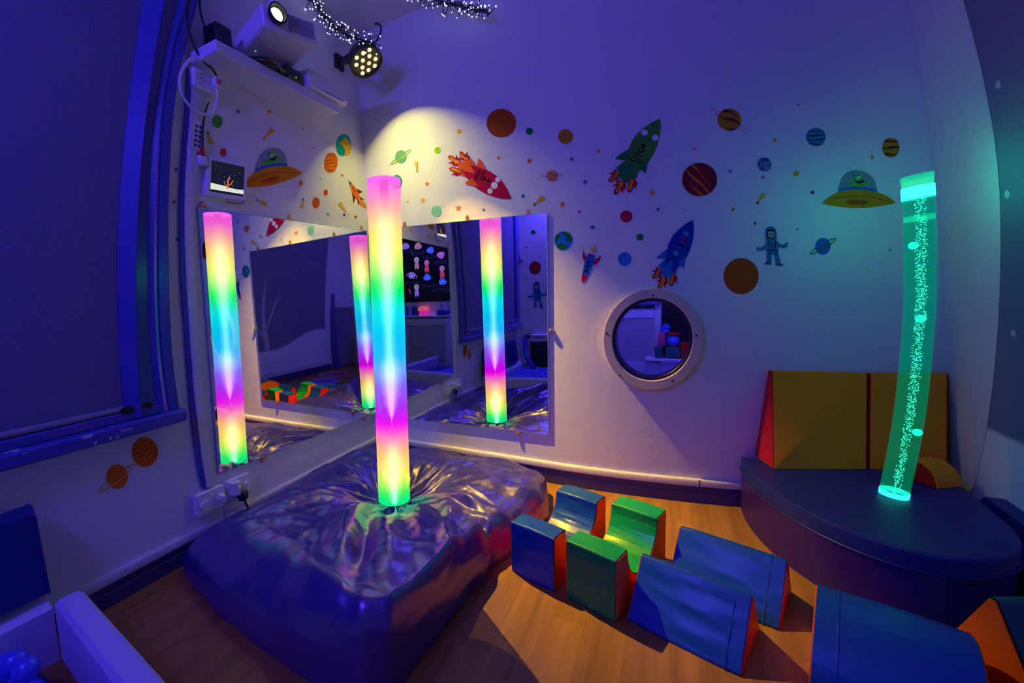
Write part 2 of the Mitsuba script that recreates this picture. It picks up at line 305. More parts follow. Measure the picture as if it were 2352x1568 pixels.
obj('toy_ring', trimesh.creation.torus(.030, .007, 24, 10).apply_transform(mat([1.768, NY - .05, .782], [1, 0, 0], [0, 1, 0])), 'v_red', label='red toy ring lying on the blue ball inside the porthole', cat='toy', smooth=True)
obj('toy_block', box([1.803, NY - .08, .640], [1.84, NY - .03, .735], .004), 'v_red', label='red toy block right of the baskets inside the porthole', cat='block')
nlight = thing('added_niche_light', 'added blue light strip over the toys inside the porthole', 'lamp')
obj('strip', box([1.45, .30, 1.175], [1.9, .33, 1.185]), 'm_black', nlight, emit=([4.0, 3.0, 30.0], .5))  # added emitter that brightens the niche in blue

# ================================================================== rainbow light tube and its shiny floor cushion
TB, TT, TR = np.array([.608, -.713, .075]), np.array([.611, -.672, 1.597]), .0765
GRAD = [(0, '#ff5adf'), (.04, '#ff62d8'), (.085, '#ff9a9a'), (.14, '#ffd070'), (.20, '#f4ee60'), (.26, '#a8fb60'), (.30, '#40f85a'), (.325, '#00f76a'), (.35, '#00f5a8'), (.39, '#00eaf4'), (.46, '#00d0ff'), (.53, '#20c0ff'), (.57, '#70a8ff'), (.62, '#8a62ff'), (.68, '#b428f8'), (.715, '#e000f4'), (.735, '#ff00f0'), (.748, '#ff3cdc'), (.78, '#ff8cb0'), (.82, '#ffc070'), (.87, '#ffe45c'), (.91, '#c8f850'), (.945, '#48f858'), (.97, '#00f880'), (1.0, '#00f0b0')]
GP = np.array([g[0] for g in GRAD]); GC = np.array([srgb(g[1]) for g in GRAD])
def hue(s): return np.stack([np.interp(s, GP, GC[:, k]) for k in range(3)], -1)     # s: 0 at the top of the tube, 1 at its foot
COREP = [(0, .55), (.24, .58), (.28, .56), (.32, .46), (.37, .33), (.45, .27), (.52, .30), (.555, .44), (.59, .50), (.63, .44), (.68, .29), (.715, .12), (.732, .01), (.755, .01), (.765, .45), (.86, .50), (.92, .46), (.96, .34), (1.0, .14)]
GAINP = np.array([(0, 0), (.03, 0), (.09, .25), (.17, .8), (.22, 1), (.31, 1), (.37, .62), (.45, .42), (.52, .5), (.57, 1), (.70, 1), (.735, .5), (.76, 0), (.78, .06), (.85, .7), (.90, 1), (1, 1)])
CP = np.array(COREP)
AX = (TT - TB) / np.linalg.norm(TT - TB); LEN = np.linalg.norm(TT - TB); Z1E = 1150 - 412
def tube_shell(fr, s0=0.0, s1=1.0, n=64, N=120):
    s = np.linspace(s0, s1, N); g = np.arange(n + 1) * 2 * np.pi / n
    a = np.cross(AX, [0, 1, 0]); a /= np.linalg.norm(a); b = np.cross(AX, a)
    r = TR * np.asarray(fr(s))
    P = TT[None] + (TB - TT)[None] * s[:, None]
    V = P[:, None] + r[:, None, None] * (np.cos(g)[None, :, None] * a + np.sin(g)[None, :, None] * b)
    return grid(V), np.repeat(s, n + 1)
scene['m_clear'] = {'type': 'thindielectric', 'int_ior': 1.02}
scene['m_frosted'] = {'type': 'thindielectric', 'int_ior': 1.02, 'specular_transmittance': {'type': 'rgb', 'value': [.42, .42, .42]}}
scene['m_lightless'] = {'type': 'diffuse', 'reflectance': {'type': 'rgb', 'value': [.02, .02, .02]}}
VC = {'type': 'mesh_attribute', 'name': 'vertex_color'}
lt = thing('light_tube', 'tall glowing rainbow light tube standing in the middle of the shiny floor cushion', 'light tube')
def layer(name, fr, gain, white, m, weight, label, N=120):
    mesh, s = tube_shell(fr, N=N)
    c = (hue(s) * (1 - white) + white) * gain * (np.interp(s, GAINP[:, 0], GAINP[:, 1])[:, None] if white > 0 else 1.0)
    mesh.fix_normals()
    if (mesh.face_normals * (mesh.triangles_center - (TB + TT) / 2))[:, :2].sum() < 0: mesh.invert()
    obj(name, mesh, m, lt, label=label, smooth=True, color=c, emit=(VC, weight))
layer('sleeve', lambda s: np.ones_like(s), 0.80 * LAMP_GAIN, 0.0, 'm_frosted', 3.0, 'frosted sleeve banded from pink over yellow, green, cyan and violet')
cz = lambda k: (lambda s: np.maximum(np.interp(s, CP[:, 0], CP[:, 1]) * k, 0.004))
for n_, k_, g_, w_ in (('outer_glow', 1.5, .42, .13), ('middle_glow', 1.1, .58, .30), ('inner_glow', .75, .6, .45)): layer(n_, cz(k_), g_ * LAMP_GAIN, w_, 'm_clear', .02, None)
layer('core', cz(.48), 0.7 * LAMP_GAIN, 0.55, 'm_lightless', .02, 'white hot core')
cap = np.array([(0.0001, 0), (TR * .6, 0), (TR * .99, 0)]); mcap = lathe(cap, 48)
mcap.apply_transform(mat(TT - AX * .002, np.cross([0, 1, 0], AX), np.cross(AX, np.cross([0, 1, 0], AX)), AX))
obj('top_cap', mcap, 'm_lightless', lt, emit=([c * .7 for c in srgb('#ff7ae0')], .05))

BAGP = Polygon([(.03, -1.42), (.035, -.10), (.20, -.045), (1.02, -.05), (1.20, -.16), (1.275, -.42), (1.225, -.72), (1.165, -.86), (1.15, -1.05), (1.125, -1.50), (1.07, -1.555), (.85, -1.575), (.40, -1.525), (.12, -1.46)]).buffer(-.05).buffer(.05)
NT, NR, NS = 540, 130, 46
th = np.linspace(0, 2 * np.pi, NT + 1)
cx, cy = .608, -.713
rout = []
for a in th:
    ln = LineString([(cx, cy), (cx + 4 * math.cos(a), cy + 4 * math.sin(a))]).intersection(BAGP.exterior)
    rout.append(max(math.hypot(p.x - cx, p.y - cy) for p in getattr(ln, 'geoms', [ln])))
rout = np.array(rout); rin = TR * 1.10
def angd(a, b): return np.abs((a - b + np.pi) % (2 * np.pi) - np.pi)
pk = rng.uniform(0, 6.28, 40)
def ridge(x): return 1 - np.abs(np.sin(x))
A_ = th[None, :]; t_ = np.linspace(0, 1, NR)[:, None]
inset = np.interp(np.degrees((th + np.pi) % (2 * np.pi) - np.pi), [-180, -165, -140, -110, -85, -70, -60, -52, -40, -15, -8, 10, 30, 60, 120, 150, 180], [.07, .14, .24, .25, .22, .13, .075, .05, .045, .05, .09, .10, .14, .08, .06, .06, .07])
rtop = rout - inset
rr = rin + (rtop[None, :] - rin) * t_
X, Y = cx + rr * np.cos(A_), cy + rr * np.sin(A_)
# edge heights around the outline (angle from the tube): front corner and left edge are full, the corner behind is low
ang_keys = np.array([-180, -150, -135, -118, -90, -75, -62, -50, -35, -18, -8, 5, 20, 45, 90, 130, 155, 180]); 
hk = np.array([.165, .16, .165, .19, .22, .245, .265, .245, .235, .215, .17, .16, .17, .15, .13, .12, .15, .165])
hedge = np.interp(np.degrees((A_ + np.pi) % (2 * np.pi) - np.pi), ang_keys, hk)
dd = rr - rin
ztop = .098 + (hedge - .098) * (1 - np.exp(-(t_ * 2.1) ** 1.2)) / (1 - math.exp(-2.1 ** 1.2)) + .035 * np.sin(np.pi * np.clip(t_, 0, 1)) ** 1.5
# gathers around the hole: sharp radial pleats that fade outwards, each bending a little
bend = .35 * np.sin(3 * A_ + 1.0) * t_ + .5 * t_ * np.sin(5 * A_ + .4)
pl_ = 0
for n_, w_, q_ in ((7, .026, .34), (11, .030, .26), (17, .020, .17), (26, .010, .10)):
    pl_ = pl_ + w_ * (ridge(n_ * .5 * (A_ + bend) + pk[n_]) - .5) * np.exp(-(dd / q_) ** 1.4) * (1 - np.exp(-(dd / .02)))
fine = meshkit.fbm(np.stack([X * 5.0, Y * 5.0, 0 * X + 3.1], -1).reshape(-1, 3)).reshape(X.shape) - .5
fin2 = meshkit.fbm(np.stack([X * 13.0 + 5, Y * 13.0, 0 * X + 1.7], -1).reshape(-1, 3)).reshape(X.shape) - .5
pol = lambda ka, kr, sd: meshkit.fbm(np.stack([np.cos(A_) * ka + 0 * rr, np.sin(A_) * ka + 0 * rr, rr * kr + sd + .8 * np.sin(2 * A_)], -1).reshape(-1, 3)).reshape(X.shape)
wr = -.085 * np.abs(pol(1.7, 2.4, 4.0) - .5) - .016 * np.abs(pol(4.0, 4.0, 9.0) - .5)
swell = np.exp(-((dd - .22) / .22) ** 2)
ztop = ztop + pl_ + (.050 * fine + .012 * fin2 + wr) * (1 - np.exp(-dd / .06)) 
def gauss(x, y, sx, sy, rot):
    c, s = math.cos(rot), math.sin(rot); u, v = (X - x) * c + (Y - y) * s, -(X - x) * s + (Y - y) * c
    return np.exp(-(u / sx) ** 2 - (v / sy) ** 2)
# the deep dimple above the front corner, the folds of the right side and the slack lobe behind them
ztop += -.050 * gauss(.83, -1.22, .20, .035, -1.0) + .028 * gauss(.76, -1.23, .22, .045, -1.0) + .030 * gauss(.91, -1.18, .22, .04, -.95)
ztop += .030 * gauss(1.05, -1.00, .24, .03, -1.1) - .022 * gauss(.98, -.92, .20, .035, -.7)
ztop += -.060 * gauss(1.15, -.86, .16, .030, -.15) + .030 * gauss(1.05, -.74, .16, .05, -.2) + .02 * gauss(1.08, -.5, .15, .10, .3)
ztop += .022 * gauss(.35, -1.0, .30, .06, .7) - .018 * gauss(.28, -.86, .25, .05, .8) + .02 * gauss(.25, -.45, .16, .05, -.6)
top = np.stack([X, Y, np.maximum(ztop, .03)], -1)
# the sides: bulging a little, creased, meeting the floor
w = np.linspace(0, 1, NS)[1:, None]; ze = top[-1, :, 2][None, :]; ph = w * np.pi / 2
sharp = np.interp(np.degrees((A_ + np.pi) % (2 * np.pi) - np.pi), [-180, -75, -58, -45, -12, 0, 180], [1, 1, .85, .6, .6, 1, 1])
bul = .012 * np.sin(np.pi * w)
cre = (ridge(9 * A_ + 2.2 * w + 2 * np.sin(3 * A_)) - .6) * .016 * w * (1 - .75 * w) + .016 * (1 - .6 * w) * (meshkit.fbm(np.stack([8 * np.cos(A_) * rout[None, :] + 0 * w, 8 * np.sin(A_) * rout[None, :] + 0 * w, 7 * w + 0 * A_], -1).reshape(-1, 3)).reshape(w.shape[0], NT + 1) - .5)
rs = rtop[None, :] + inset[None, :] * np.sin(ph) ** sharp + bul + cre * np.minimum(1, w * 3)
side = np.stack([cx + rs * np.cos(A_), cy + rs * np.sin(A_), ze * np.cos(ph) ** (1.0 / sharp) + .002], -1)
side[..., 0] = np.maximum(side[..., 0], .027); side[..., 1] = np.minimum(side[..., 1], -.028); top[..., 0] = np.maximum(top[..., 0], .027); top[..., 1] = np.minimum(top[..., 1], -.028)
bagV = np.concatenate([top, side], 0); bagV[:, -1] = bagV[:, 0]
throat = np.stack([np.stack([cx + (rin - .001 * k) * np.cos(th), cy + (rin - .001 * k) * np.sin(th), top[0, :, 2] - .02 * k], -1) for k in (3, 2, 1)], 0)
bagm = grid(np.concatenate([throat, bagV], 0)); 
if bagm.face_normals[:, 2].sum() < 0: bagm.invert()
def weave(p, n, uv): return .0004 * mikit.noise(p.x * 900, p.y * 900, p.z * 900) + .004 * mikit.noise(p.x * 16, p.y * 16, p.z * 16)
scene['m_holo'] = {'type': 'twosided', 'bsdf': {'type': 'bumpmap', 'arbitrary': mikit.proc(weave, 8e-4), 'scale': 1.0, 'bsdf': {'type': 'blendbsdf', 'weight': .50,
    'a': {'type': 'principled', 'base_color': {'type': 'rgb', 'value': [.36, .25, .42]}, 'roughness': .17, 'metallic': 1.0}, 'b': {'type': 'principled', 'base_color': {'type': 'rgb', 'value': [.020, .018, .30]}, 'roughness': .45, 'specular': .5}}}}
fc = thing('floor_cushion', 'large dark shiny floor cushion gathered around the foot of the rainbow light tube', 'cushion')
obj('cover', bagm, 'm_holo', fc, smooth=True)
gsk = lathe([(TR * 1.02, .0), (TR * 1.02, .012), (TR * 1.16, .012), (TR * 1.16, .0)], 48); gsk.apply_translation([cx, cy, .088])
obj('collar', gsk, 'm_black', fc)

# ================================================================== soft play blocks
def frame2(o, u):      # local frame: +x along u, +y to its left
    u = np.array([u[0], u[1], 0.0]); u /= np.linalg.norm(u); return mat([o[0], o[1], 0], u, [-u[1], u[0], 0])
def padded(prof, L, M, cm, em, key, crease=True, end=.0035, seed=0):
    """block of profile (y, z) swept along x; cover, two end panels, the seams along the edges"""
    P = Polygon(prof).buffer(-.006, join_style=1).buffer(.006, join_style=1)
    R = np.array(P.exterior.coords)[:-1]
    if not P.exterior.is_ccw: R = R[::-1]
    # resample
    d = np.r_[0, np.cumsum(np.linalg.norm(np.diff(np.vstack([R, R[:1]]), axis=0), axis=1))]
    n = int(d[-1] / .012); s = np.sort(np.unique(np.r_[d[:-1], np.linspace(0, d[-1], n, endpoint=False)]))
    Rc = np.vstack([R, R[:1]]); Q = np.c_[np.interp(s, d, Rc[:, 0]), np.interp(s, d, Rc[:, 1])]
    xs_ = np.linspace(0, L, 26)
    nrm = np.roll(Q, -1, 0) - np.roll(Q, 1, 0); nrm = np.c_[nrm[:, 1], -nrm[:, 0]]; nrm /= np.linalg.norm(nrm, axis=1, keepdims=True) + 1e-9
    cen = np.array(P.centroid.coords[0])
    V = []
    for x in xs_:
        q = np.c_[np.full(len(Q), x), Q]
        nz = meshkit.fbm(np.c_[q[:, 0] * 6 + seed, q[:, 1] * 30, q[:, 2] * 30 + seed]) - .5
        puff = .004 * math.sin(math.pi * x / L)
        off = puff + .010 * nz * min(1, 8 * x / L, 8 * (1 - x / L)) * (1 if crease else .4)
        q[:, 1:] += nrm * off[:, None]; q[:, 2] = np.maximum(q[:, 2], 0.0005); V.append(q)
    V = np.array(V); V = np.concatenate([V, V[:, :1]], 1)
    m = grid(V); m = moved(m, M)
    m.merge_vertices(); m.fix_normals()
    obj('cover', m, cm, key, smooth=50)
    for x0 in (-end, L):
        e = extr(P.buffer(-.0035), end); v = e.vertices; e = trimesh.Trimesh(np.c_[v[:, 2] + x0, v[:, 0], v[:, 1]], e.faces, process=False); e.vertices[:, 2] = np.maximum(e.vertices[:, 2], .0005)
        e = moved(e, M); e.fix_normals(); obj('end_panel', e, em, key)
def arch(D, H, p, foot=0):
    """profile of a block with a round trough in its top: D deep, H high, posts p thick"""
    r = (D - 2 * p) / 2; t = np.linspace(np.pi, 2 * np.pi, 25)
    dep = min(r, H - .045)
    return [(0, 0), (D, 0), (D, H), (D - p, H)] + [(D / 2 - r * math.cos(a), H + dep * math.sin(a)) for a in t[1:-1]] + [(p, H), (0, H)]
k = thing('soft_play_block', 'blue padded trough block with red ends beside the shiny cushion', 'play block')
padded(arch(.43, .200, .085), .176, frame2((1.240, -.850), (.962, -.272)), 'v_blue', 'v_red', k, seed=1)
k = thing('soft_play_block', 'green padded trough block with orange ends between the blue blocks', 'play block')
padded(arch(.445, .212, .088), .168, frame2((1.456, -.908), (.955, -.297)), 'v_green', 'v_orange', k, seed=2)
tri = lambda D, H: [(0, 0), (D, 0), (D / 2 + .008, H), (D / 2 - .008, H)]
def seam(M, D, H, x, key):   # raised stitched seam over a wedge
    P = [(x, -.004 + .004, .004), (x, D / 2 - .010, H + .001), (x, D / 2 + .010, H + .001), (x, D, .004)]
    obj('seam', moved(tubem(np.array([P[0], P[1], P[2], P[3]]), .0022, 6), M), 'v_blue', key)
M = frame2((1.650, -.931), (.956, -.293)); k = thing('soft_play_block', 'blue padded wedge block with red ends, front one of the zigzag pair', 'play block')
padded(tri(.250, .172), .297, M, 'v_blue', 'v_red', k, seed=3); seam(M, .255, .172, .262, k)
M = frame2((1.764, -.684), (.956, -.293)); k = thing('soft_play_block', 'blue padded wedge block with red ends, rear one of the zigzag pair', 'play block')
padded(tri(.250, .172), .305, M, 'v_blue', 'v_red', k, seed=4); seam(M, .255, .172, .268, k)
M = frame2((2.12 - .05, -.86 - .195), (.97, -.245)); k = thing('soft_play_block', 'blue padded half cylinder block with orange ends in front of the dark platform', 'play block')
padded([(.2 - .2 * math.cos(a), .205 * math.sin(a)) for a in np.linspace(0, math.pi, 33)], .278, M, 'v_blue', 'v_orange', k, seed=5, crease=False)
obj('seam', moved(tubem(np.array([(.045, .2 - .2015 * math.cos(a), .2065 * math.sin(a) + .001) for a in np.linspace(.03, math.pi - .03, 25)]), .0022, 6), M), 'v_blue', k)
Mg = frame2((2.522, -.885), (.92, .39)); k = thing('soft_play_block', 'dark green padded wedge block with an orange end at the right edge of the room', 'play block')
padded([(-.02, 0), (.245, 0), (.130, .25), (.112, .25)], .24, Mg, 'v_teal', 'v_orange', k, seed=6, crease=False)
k = thing('soft_play_block', 'low blue padded block with red end in front of the dark green wedge', 'play block')
padded([(0, 0), (.13, 0), (.13, .14), (0, .14)], .20, frame2((2.47, -1.052), (.98, .196)), 'v_navy', 'v_red', k, seed=7, crease=False)

# ================================================================== platform with bubble tube and cushions
PF = spline([(2.058, .095), (2.068, -.10), (2.108, -.26), (2.18, -.41), (2.27, -.52), (2.37, -.58), (2.47, -.59), (2.57, -.54), (2.66, -.45), (2.715, -.30), (2.735, -.10)], 60)[:, :2]
back = np.c_[np.linspace(2.745, 2.065, 14), yw(np.linspace(2.745, 2.065, 14)) - .03]
foot = Polygon(np.vstack([PF, back]))
pfm = thing('padded_platform', 'dark purple padded corner platform with curved front carrying the bubble tube', 'platform')
def slab(P, z0, z1, c, m, name):
    rings = [(P, z0), (P, z1 - c), (P.buffer(-c * .3), z1 - c * .3), (P.buffer(-c), z1)]
    L_ = []
    for Q, z in rings:
        e = Q.exterior; L_.append([(*e.interpolate(s, normalized=True).coords[0], z) for s in np.linspace(0, 1, 161)])
    L_ = np.array(L_); g = grid(L_); cap_ = extr(rings[-1][0], .002, z1 - .002)
    g.fix_normals(); obj(name, cat_([g, cap_]), m, pfm, smooth=35)
slab(foot, 0.0, .192, .004, 'v_purple', 'base'); slab(foot.buffer(.004), .194, .250, .012, 'v_navy', 'top_pad')
pp = np.array(foot.buffer(.0055).exterior.coords); obj('piping', tubem(np.c_[pp, np.full(len(pp), .193)][:-1], .0028, 6), 'v_navy', pfm)
kc = thing('side_cushion', 'dark blue side cushion leaning on the wall behind the right edge of the platform', 'cushion')
cpoly = Polygon([(0, 0), (.30, 0), (.30, .13), (.03, .14), (0, .11)])
e = extr(cpoly, .05); v = e.vertices; e = trimesh.Trimesh(np.c_[2.752 + v[:, 2], -.03 - v[:, 0], .12 + v[:, 1]], e.faces); e.fix_normals(); obj('body', e, 'v_navy', kc)
obj('base_pad', box([2.752, -.36, 0], [2.80, -.03, .12], .01), 'v_navy', kc)

def wedge(lab, fl, fr, tl, tr_, dx=.045):
    """back cushion: front-bottom left/right, top-back left/right; stands on the platform"""
    k = thing('wedge_cushion', lab, 'cushion')
    fl, fr, tl, tr_ = [np.asarray(p, float) for p in (fl, fr, tl, tr_)]
    bl_, br_ = np.array([fl[0] - dx, yw(fl[0] - dx) - .008, .252]), np.array([fr[0] - .01, yw(fr[0] - .01) - .008, .252])
    n = np.array([.36, -.93, 0]) * .030
    P = np.array([fl, fr, br_, bl_, tl, tr_, tl + n, tr_ + n])
    P[4:6, 1] -= .008
    h = hull(P); h = trimesh.Trimesh(*trimesh.remesh.subdivide_to_size(h.vertices, h.faces, .05)); h.fix_normals()
    obj('cover', h, 'v_yellow', k, smooth=30)
    for a in ((fl, bl_, P[4], P[6]), (fr, br_, P[5], P[7])):
        c = np.mean(a, 0); ax = (fr - fl) / np.linalg.norm(fr - fl); s = -1 if a[0] is fl else 1
        e = hull(np.vstack([c + (np.array(a) - c) * .99 + s * ax * .0005, c + (np.array(a) - c) * .97 + s * ax * .005])); obj('end_panel', e, 'v_red', k)
wedge('mustard yellow wedge cushion with red end on the platform, left one against the wall', (2.157, -.034, .252), (2.488, .112, .252), (2.150, .134, .662), (2.490, .249, .650))
wedge('mustard yellow wedge cushion on the platform behind the bubble tube', (2.503, .119, .252), (2.765, .228, .252), (2.507, .254, .649), (2.775, .370, .643), -.002)
k = thing('half_round_cushion', 'small yellow half round cushion with red end beside the foot of the bubble tube', 'cushion')
M = mat([2.652, -.016, .252], [.81, .53, 0], [-.53, .81, 0])
hr = [(.0, 0)] + [(.085 - .085 * math.cos(a), .088 * math.sin(a)) for a in np.linspace(0.05, math.pi - .05, 21)] + [(.17, 0)]
def half_round(prof, L, M):
    P = Polygon(prof); e = extr(P, L); v = e.vertices; e = trimesh.Trimesh(np.c_[v[:, 2], v[:, 0], v[:, 1]], e.faces); e = moved(e, M); e.fix_normals(); return e
obj('cover', half_round(hr, .105, M), 'v_yellow', k, smooth=30)
M2 = M.copy(); M2[:3, 3] += -M[:3, 0] * .005; obj('end_panel', half_round([(.005 + p[0] * .94, p[1] * .96 + .001) for p in hr], .0045, M2), 'v_red', k)

# bubble tube: bowed clear column of water with a rising chain of bubbles
BT = spline([(2.490, -.15, .251), (2.500, -.15, .36), (2.512, -.15, .52), (2.519, -.15, .78), (2.518, -.15, .96), (2.512, -.15, 1.09), (2.500, -.15, 1.27), (2.486, -.15, 1.412)], 60)
BR = .0395
bt = thing('bubble_tube', 'tall green glowing bubble tube, slightly bowed, standing on the purple platform', 'bubble tube')
TEAL = np.array(srgb('#06d89c'))
def btube(r, a=0, b=60, n=48): 
    m = tubem(BT[a:b], r, n); m.faces = m.faces[:-2 * n]; return m
scene['m_acrylic'] = {'type': 'thindielectric', 'int_ior': 1.12, 'specular_transmittance': {'type': 'rgb', 'value': [.50, .92, .84]}}
m = btube(BR); m.fix_normals(); obj('column', m, 'm_acrylic', bt, label='clear acrylic column', smooth=True, emit=([*(TEAL * .055 * BUBBLE_GAIN)], 1.2))
m = btube(BR * .93); m.fix_normals(); m.invert(); obj('water', m, 'm_acrylic', bt, label='glowing water', smooth=True, emit=([*(TEAL * .03 * BUBBLE_GAIN)], .3))
def bring(i0, i1, r0, r1):
    P = BT; a = P[i0]; b = P[i1]; ax = (b - a) / np.linalg.norm(b - a); L = np.linalg.norm(b - a)
    m = lathe([(r0, 0), (r1, 0), (r1, L), (r0, L), (r0, 0)], 40); x = np.cross([0, 1, 0], ax); x /= np.linalg.norm(x); m.apply_transform(mat(a, x, np.cross(ax, x), ax)); m.fix_normals(); return m
obj('water_line', bring(57, 58, .002, BR * .95), 'm_lightless', bt, emit=([*(np.array(srgb('#50ffc8')) * .75)], .1), label='bright foam at the water line')
obj('foam', bring(55, 57, BR * .98, BR * 1.015), 'm_lightless', bt, emit=([.08, 24.0, 12.0], 2.0), label='foam band with added glow under the water line')  # band sits outside the column, glow raised to light the walls
obj('cap_ring', bring(58, 59, BR * .90, BR * 1.02), 'm_acrylic', bt, emit=([*(np.array(srgb('#30e8b0')) * .35)], .05))
obj('added_foot_glow', bring(0, 1, BR * .99, BR * 1.03), 'm_lightless', bt, emit=([.05, 1.6, 1.1], .6), label='added glow ring at the foot')  # added emitter, throws green light on platform and walls
obj('meniscus', bring(51, 52, BR * .86, BR * .95), 'm_acrylic', bt, emit=([*(np.array(srgb('#30e8b0')) * .3)], .05))
ico = trimesh.creation.icosphere(subdivisions=1)
bub = []
for i in range(1500):
    s = rng.uniform(0, 56); P = BT[int(s)] * (1 - s % 1) + BT[min(int(s) + 1, 59)] * (s % 1)
    a = rng.uniform(0, 6.283); r = .0135 * math.sqrt(rng.uniform()) * (.85 + .3 * s / 56)
    z = ico.copy(); z.apply_scale(rng.uniform(.0008, .0021)); z.apply_translation(P + [r * math.cos(a) + .003, r * math.sin(a), 0]); bub.append(z)
obj('bubbles', cat_(bub), 'm_lightless', bt, emit=([*(np.array(srgb('#58ffd0')) * 1.6)], .25), kind='stuff', label='chain of rising bubbles')
for lab, p, r in (('glowing ball floating high in the bubble tube', (2.490, -.155, 1.171), .0130), ('glowing ball floating halfway up the bubble tube', (2.522, -.155, .914), .0135), ('glowing ball floating low in the bubble tube', (2.538, -.15, .500), .0130)):
    z = trimesh.creation.icosphere(subdivisions=3, radius=r); z.apply_translation(p); obj('floating_ball', z, 'm_lightless', label=lab, cat='ball', smooth=True, emit=([*(np.array(srgb('#30ffb8')) * 2.2)], .08))

# ================================================================== ball pit, lower left
pit = thing('ball_pit', 'white padded ball pit with blue balls in the corner left of the camera', 'ball pit')
obj('wall_pad', moved(box([0, -.072, 0], [1.05, 0, .20], .012), mat([.155, -1.800, 0], [.9935, -.114, 0], [.114, .9935, 0])), 'v_foam', pit)
wv = extr(Polygon([(.0, .0), (.11, 0), (.11, .17), (.02, .205), (0, .205)]), 1.2); v = wv.vertices; e = trimesh.Trimesh(np.c_[.026 + v[:, 0], -1.87 - v[:, 2], v[:, 1]], wv.faces); e.fix_normals(); obj('wall_pad', e, 'v_foam', pit)
obj('wall_pad', box([1.13, -3.03, 0], [1.20, -1.93, .20], .012), 'v_foam', pit); obj('base_mat', box([.03, -3.03, 0], [1.13, -1.93, .03], .006), 'v_navy', pit)
ball = trimesh.creation.icosphere(subdivisions=3, radius=.030)
bsdf('m_ball', '#4a5ae0', .25, specular=.6)
br = np.random.default_rng(3); pts = []
for z0 in (.060, .105, .150):
    for i in range(16):
        for j in range(10):
            x = .175 + j * .0615 + (.03 if int(z0 * 100) % 2 else 0) + br.uniform(-.005, .005); y = -2.0 - i * .0615 + br.uniform(-.005, .005)
            if x < 1.09 and y > -3.05 and (z0 < .14 or br.uniform() < .5): pts.append((x, y, z0 + br.uniform(-.004, .006)))
pts = [p for p in pts if p[2] > .1][:170]
bp = mikit.ply(ball, 'm_ball', smooth=True)
obj('ball_bed', box([.15, -3.03, .03], [1.12, -1.985, .075], .01), 'v_navy', pit)
for p in pts:
    k = key_of('pit_ball'); scene[k] = {**bp, 'to_world': T().translate(list(map(float, p)))}
    tag(k, 'small blue plastic ball lying in the white ball pit', 'ball', 'blue balls in the ball pit')
k = thing('backrest_cushion', 'dark blue backrest cushion leaning on the wall below the window', 'cushion')
e = extr(Polygon([(0, 0), (.085, 0), (.06, .25), (.045, .275), (.02, .275), (0, .26)]).buffer(-.01).buffer(.01), .95); v = e.vertices; e = trimesh.Trimesh(np.c_[.028 + v[:, 0], -1.865 - v[:, 2], .207 + v[:, 1]], e.faces); 
e.fix_normals(); obj('body', e, 'v_navy', k, smooth=40); obj('seam', tubem(np.array([(.115, -1.867, .21), (.09, -1.867, .455), (.06, -1.868, .485), (.03, -1.868, .475)]), .003, 6), 'v_navy', k)

# ================================================================== sockets, tablet, shelf and projector on the left wall
def socket(lab, y0, y1, z0, z1, depth, plugs):
    k = thing('wall_socket', lab, 'socket')
    obj('back_box', box([0.0, y0, z0], [depth * .8, y1, z1], .004), 'm_white', k)
    fp = obj('face_plate', box([depth * .8, y0 - .002, z0 - .002], [depth, y1 + .002, z1 + .002], .003), 'm_white', k)
    for yy, kind in plugs:
        zc = z0 + (z1 - z0) * .42
        if kind == 'cap':
            obj('blank_cover', cyl([depth, yy, zc], [depth + .010, yy, zc], .023, 28, .021), 'm_white', k)
        if kind == 'switch':
            obj('switch', box([depth, yy - .006, zc + .022], [depth + .005, yy + .006, zc + .040], .002), 'm_white', k)
        if kind == 'pin':
            for dy, dz in ((0, .016), (-.010, -.004), (.010, -.004)): obj('pin_hole', box([depth - .001, yy + dy - .003, zc + dz - .003], [depth + .0006, yy + dy + .003, zc + dz + .003]), 'm_blackm', k)
    return k
socket('white double wall socket under the trunking, left of two', -1.335, -1.208, .176, .268, .036, ((-1.305, 'cap'), (-1.272, 'switch')))
socket('white double wall socket under the left mirror, right of two', -1.186, -1.070, .172, .268, .030, ((-1.095, 'cap'), (-1.125, 'switch')))
k = thing('plug', 'white plug in the left socket', 'plug'); obj('body', cyl([.036, -1.232, .222], [.066, -1.232, .218], .020, 6, .017), 'm_white', k); obj('cord', tubem(spline([(.055, -1.232, .205), (.06, -1.236, .17), (.05, -1.23, .13), (.04, -1.22, .10)], 16), .003, 6), 'm_grey', k)
k = thing('plug', 'white plug adapter with red light in the right socket', 'plug'); obj('body', cyl([.045, -1.160, .205], [.045, -1.160, .262], .022, 20), 'm_white', k, smooth=40)
obj('indicator', trimesh.creation.icosphere(subdivisions=1, radius=.003).apply_translation([.068, -1.152, .242]), 'm_lightless', k, emit=([1.2, .05, .12], .02))
k = thing('plug', 'black plug hanging in the right socket over the shiny cushion', 'plug'); s = trimesh.creation.icosphere(subdivisions=3, radius=.026); s.apply_scale([.8, 1, 1]); s.apply_translation([.058, -1.135, .190]); obj('body', s, 'm_black', k, smooth=True)
obj('cord', tubem(spline([(.064, -1.135, .172), (.066, -1.125, .14), (.06, -1.11, .11)], 12), .005, 8), 'm_black', k)

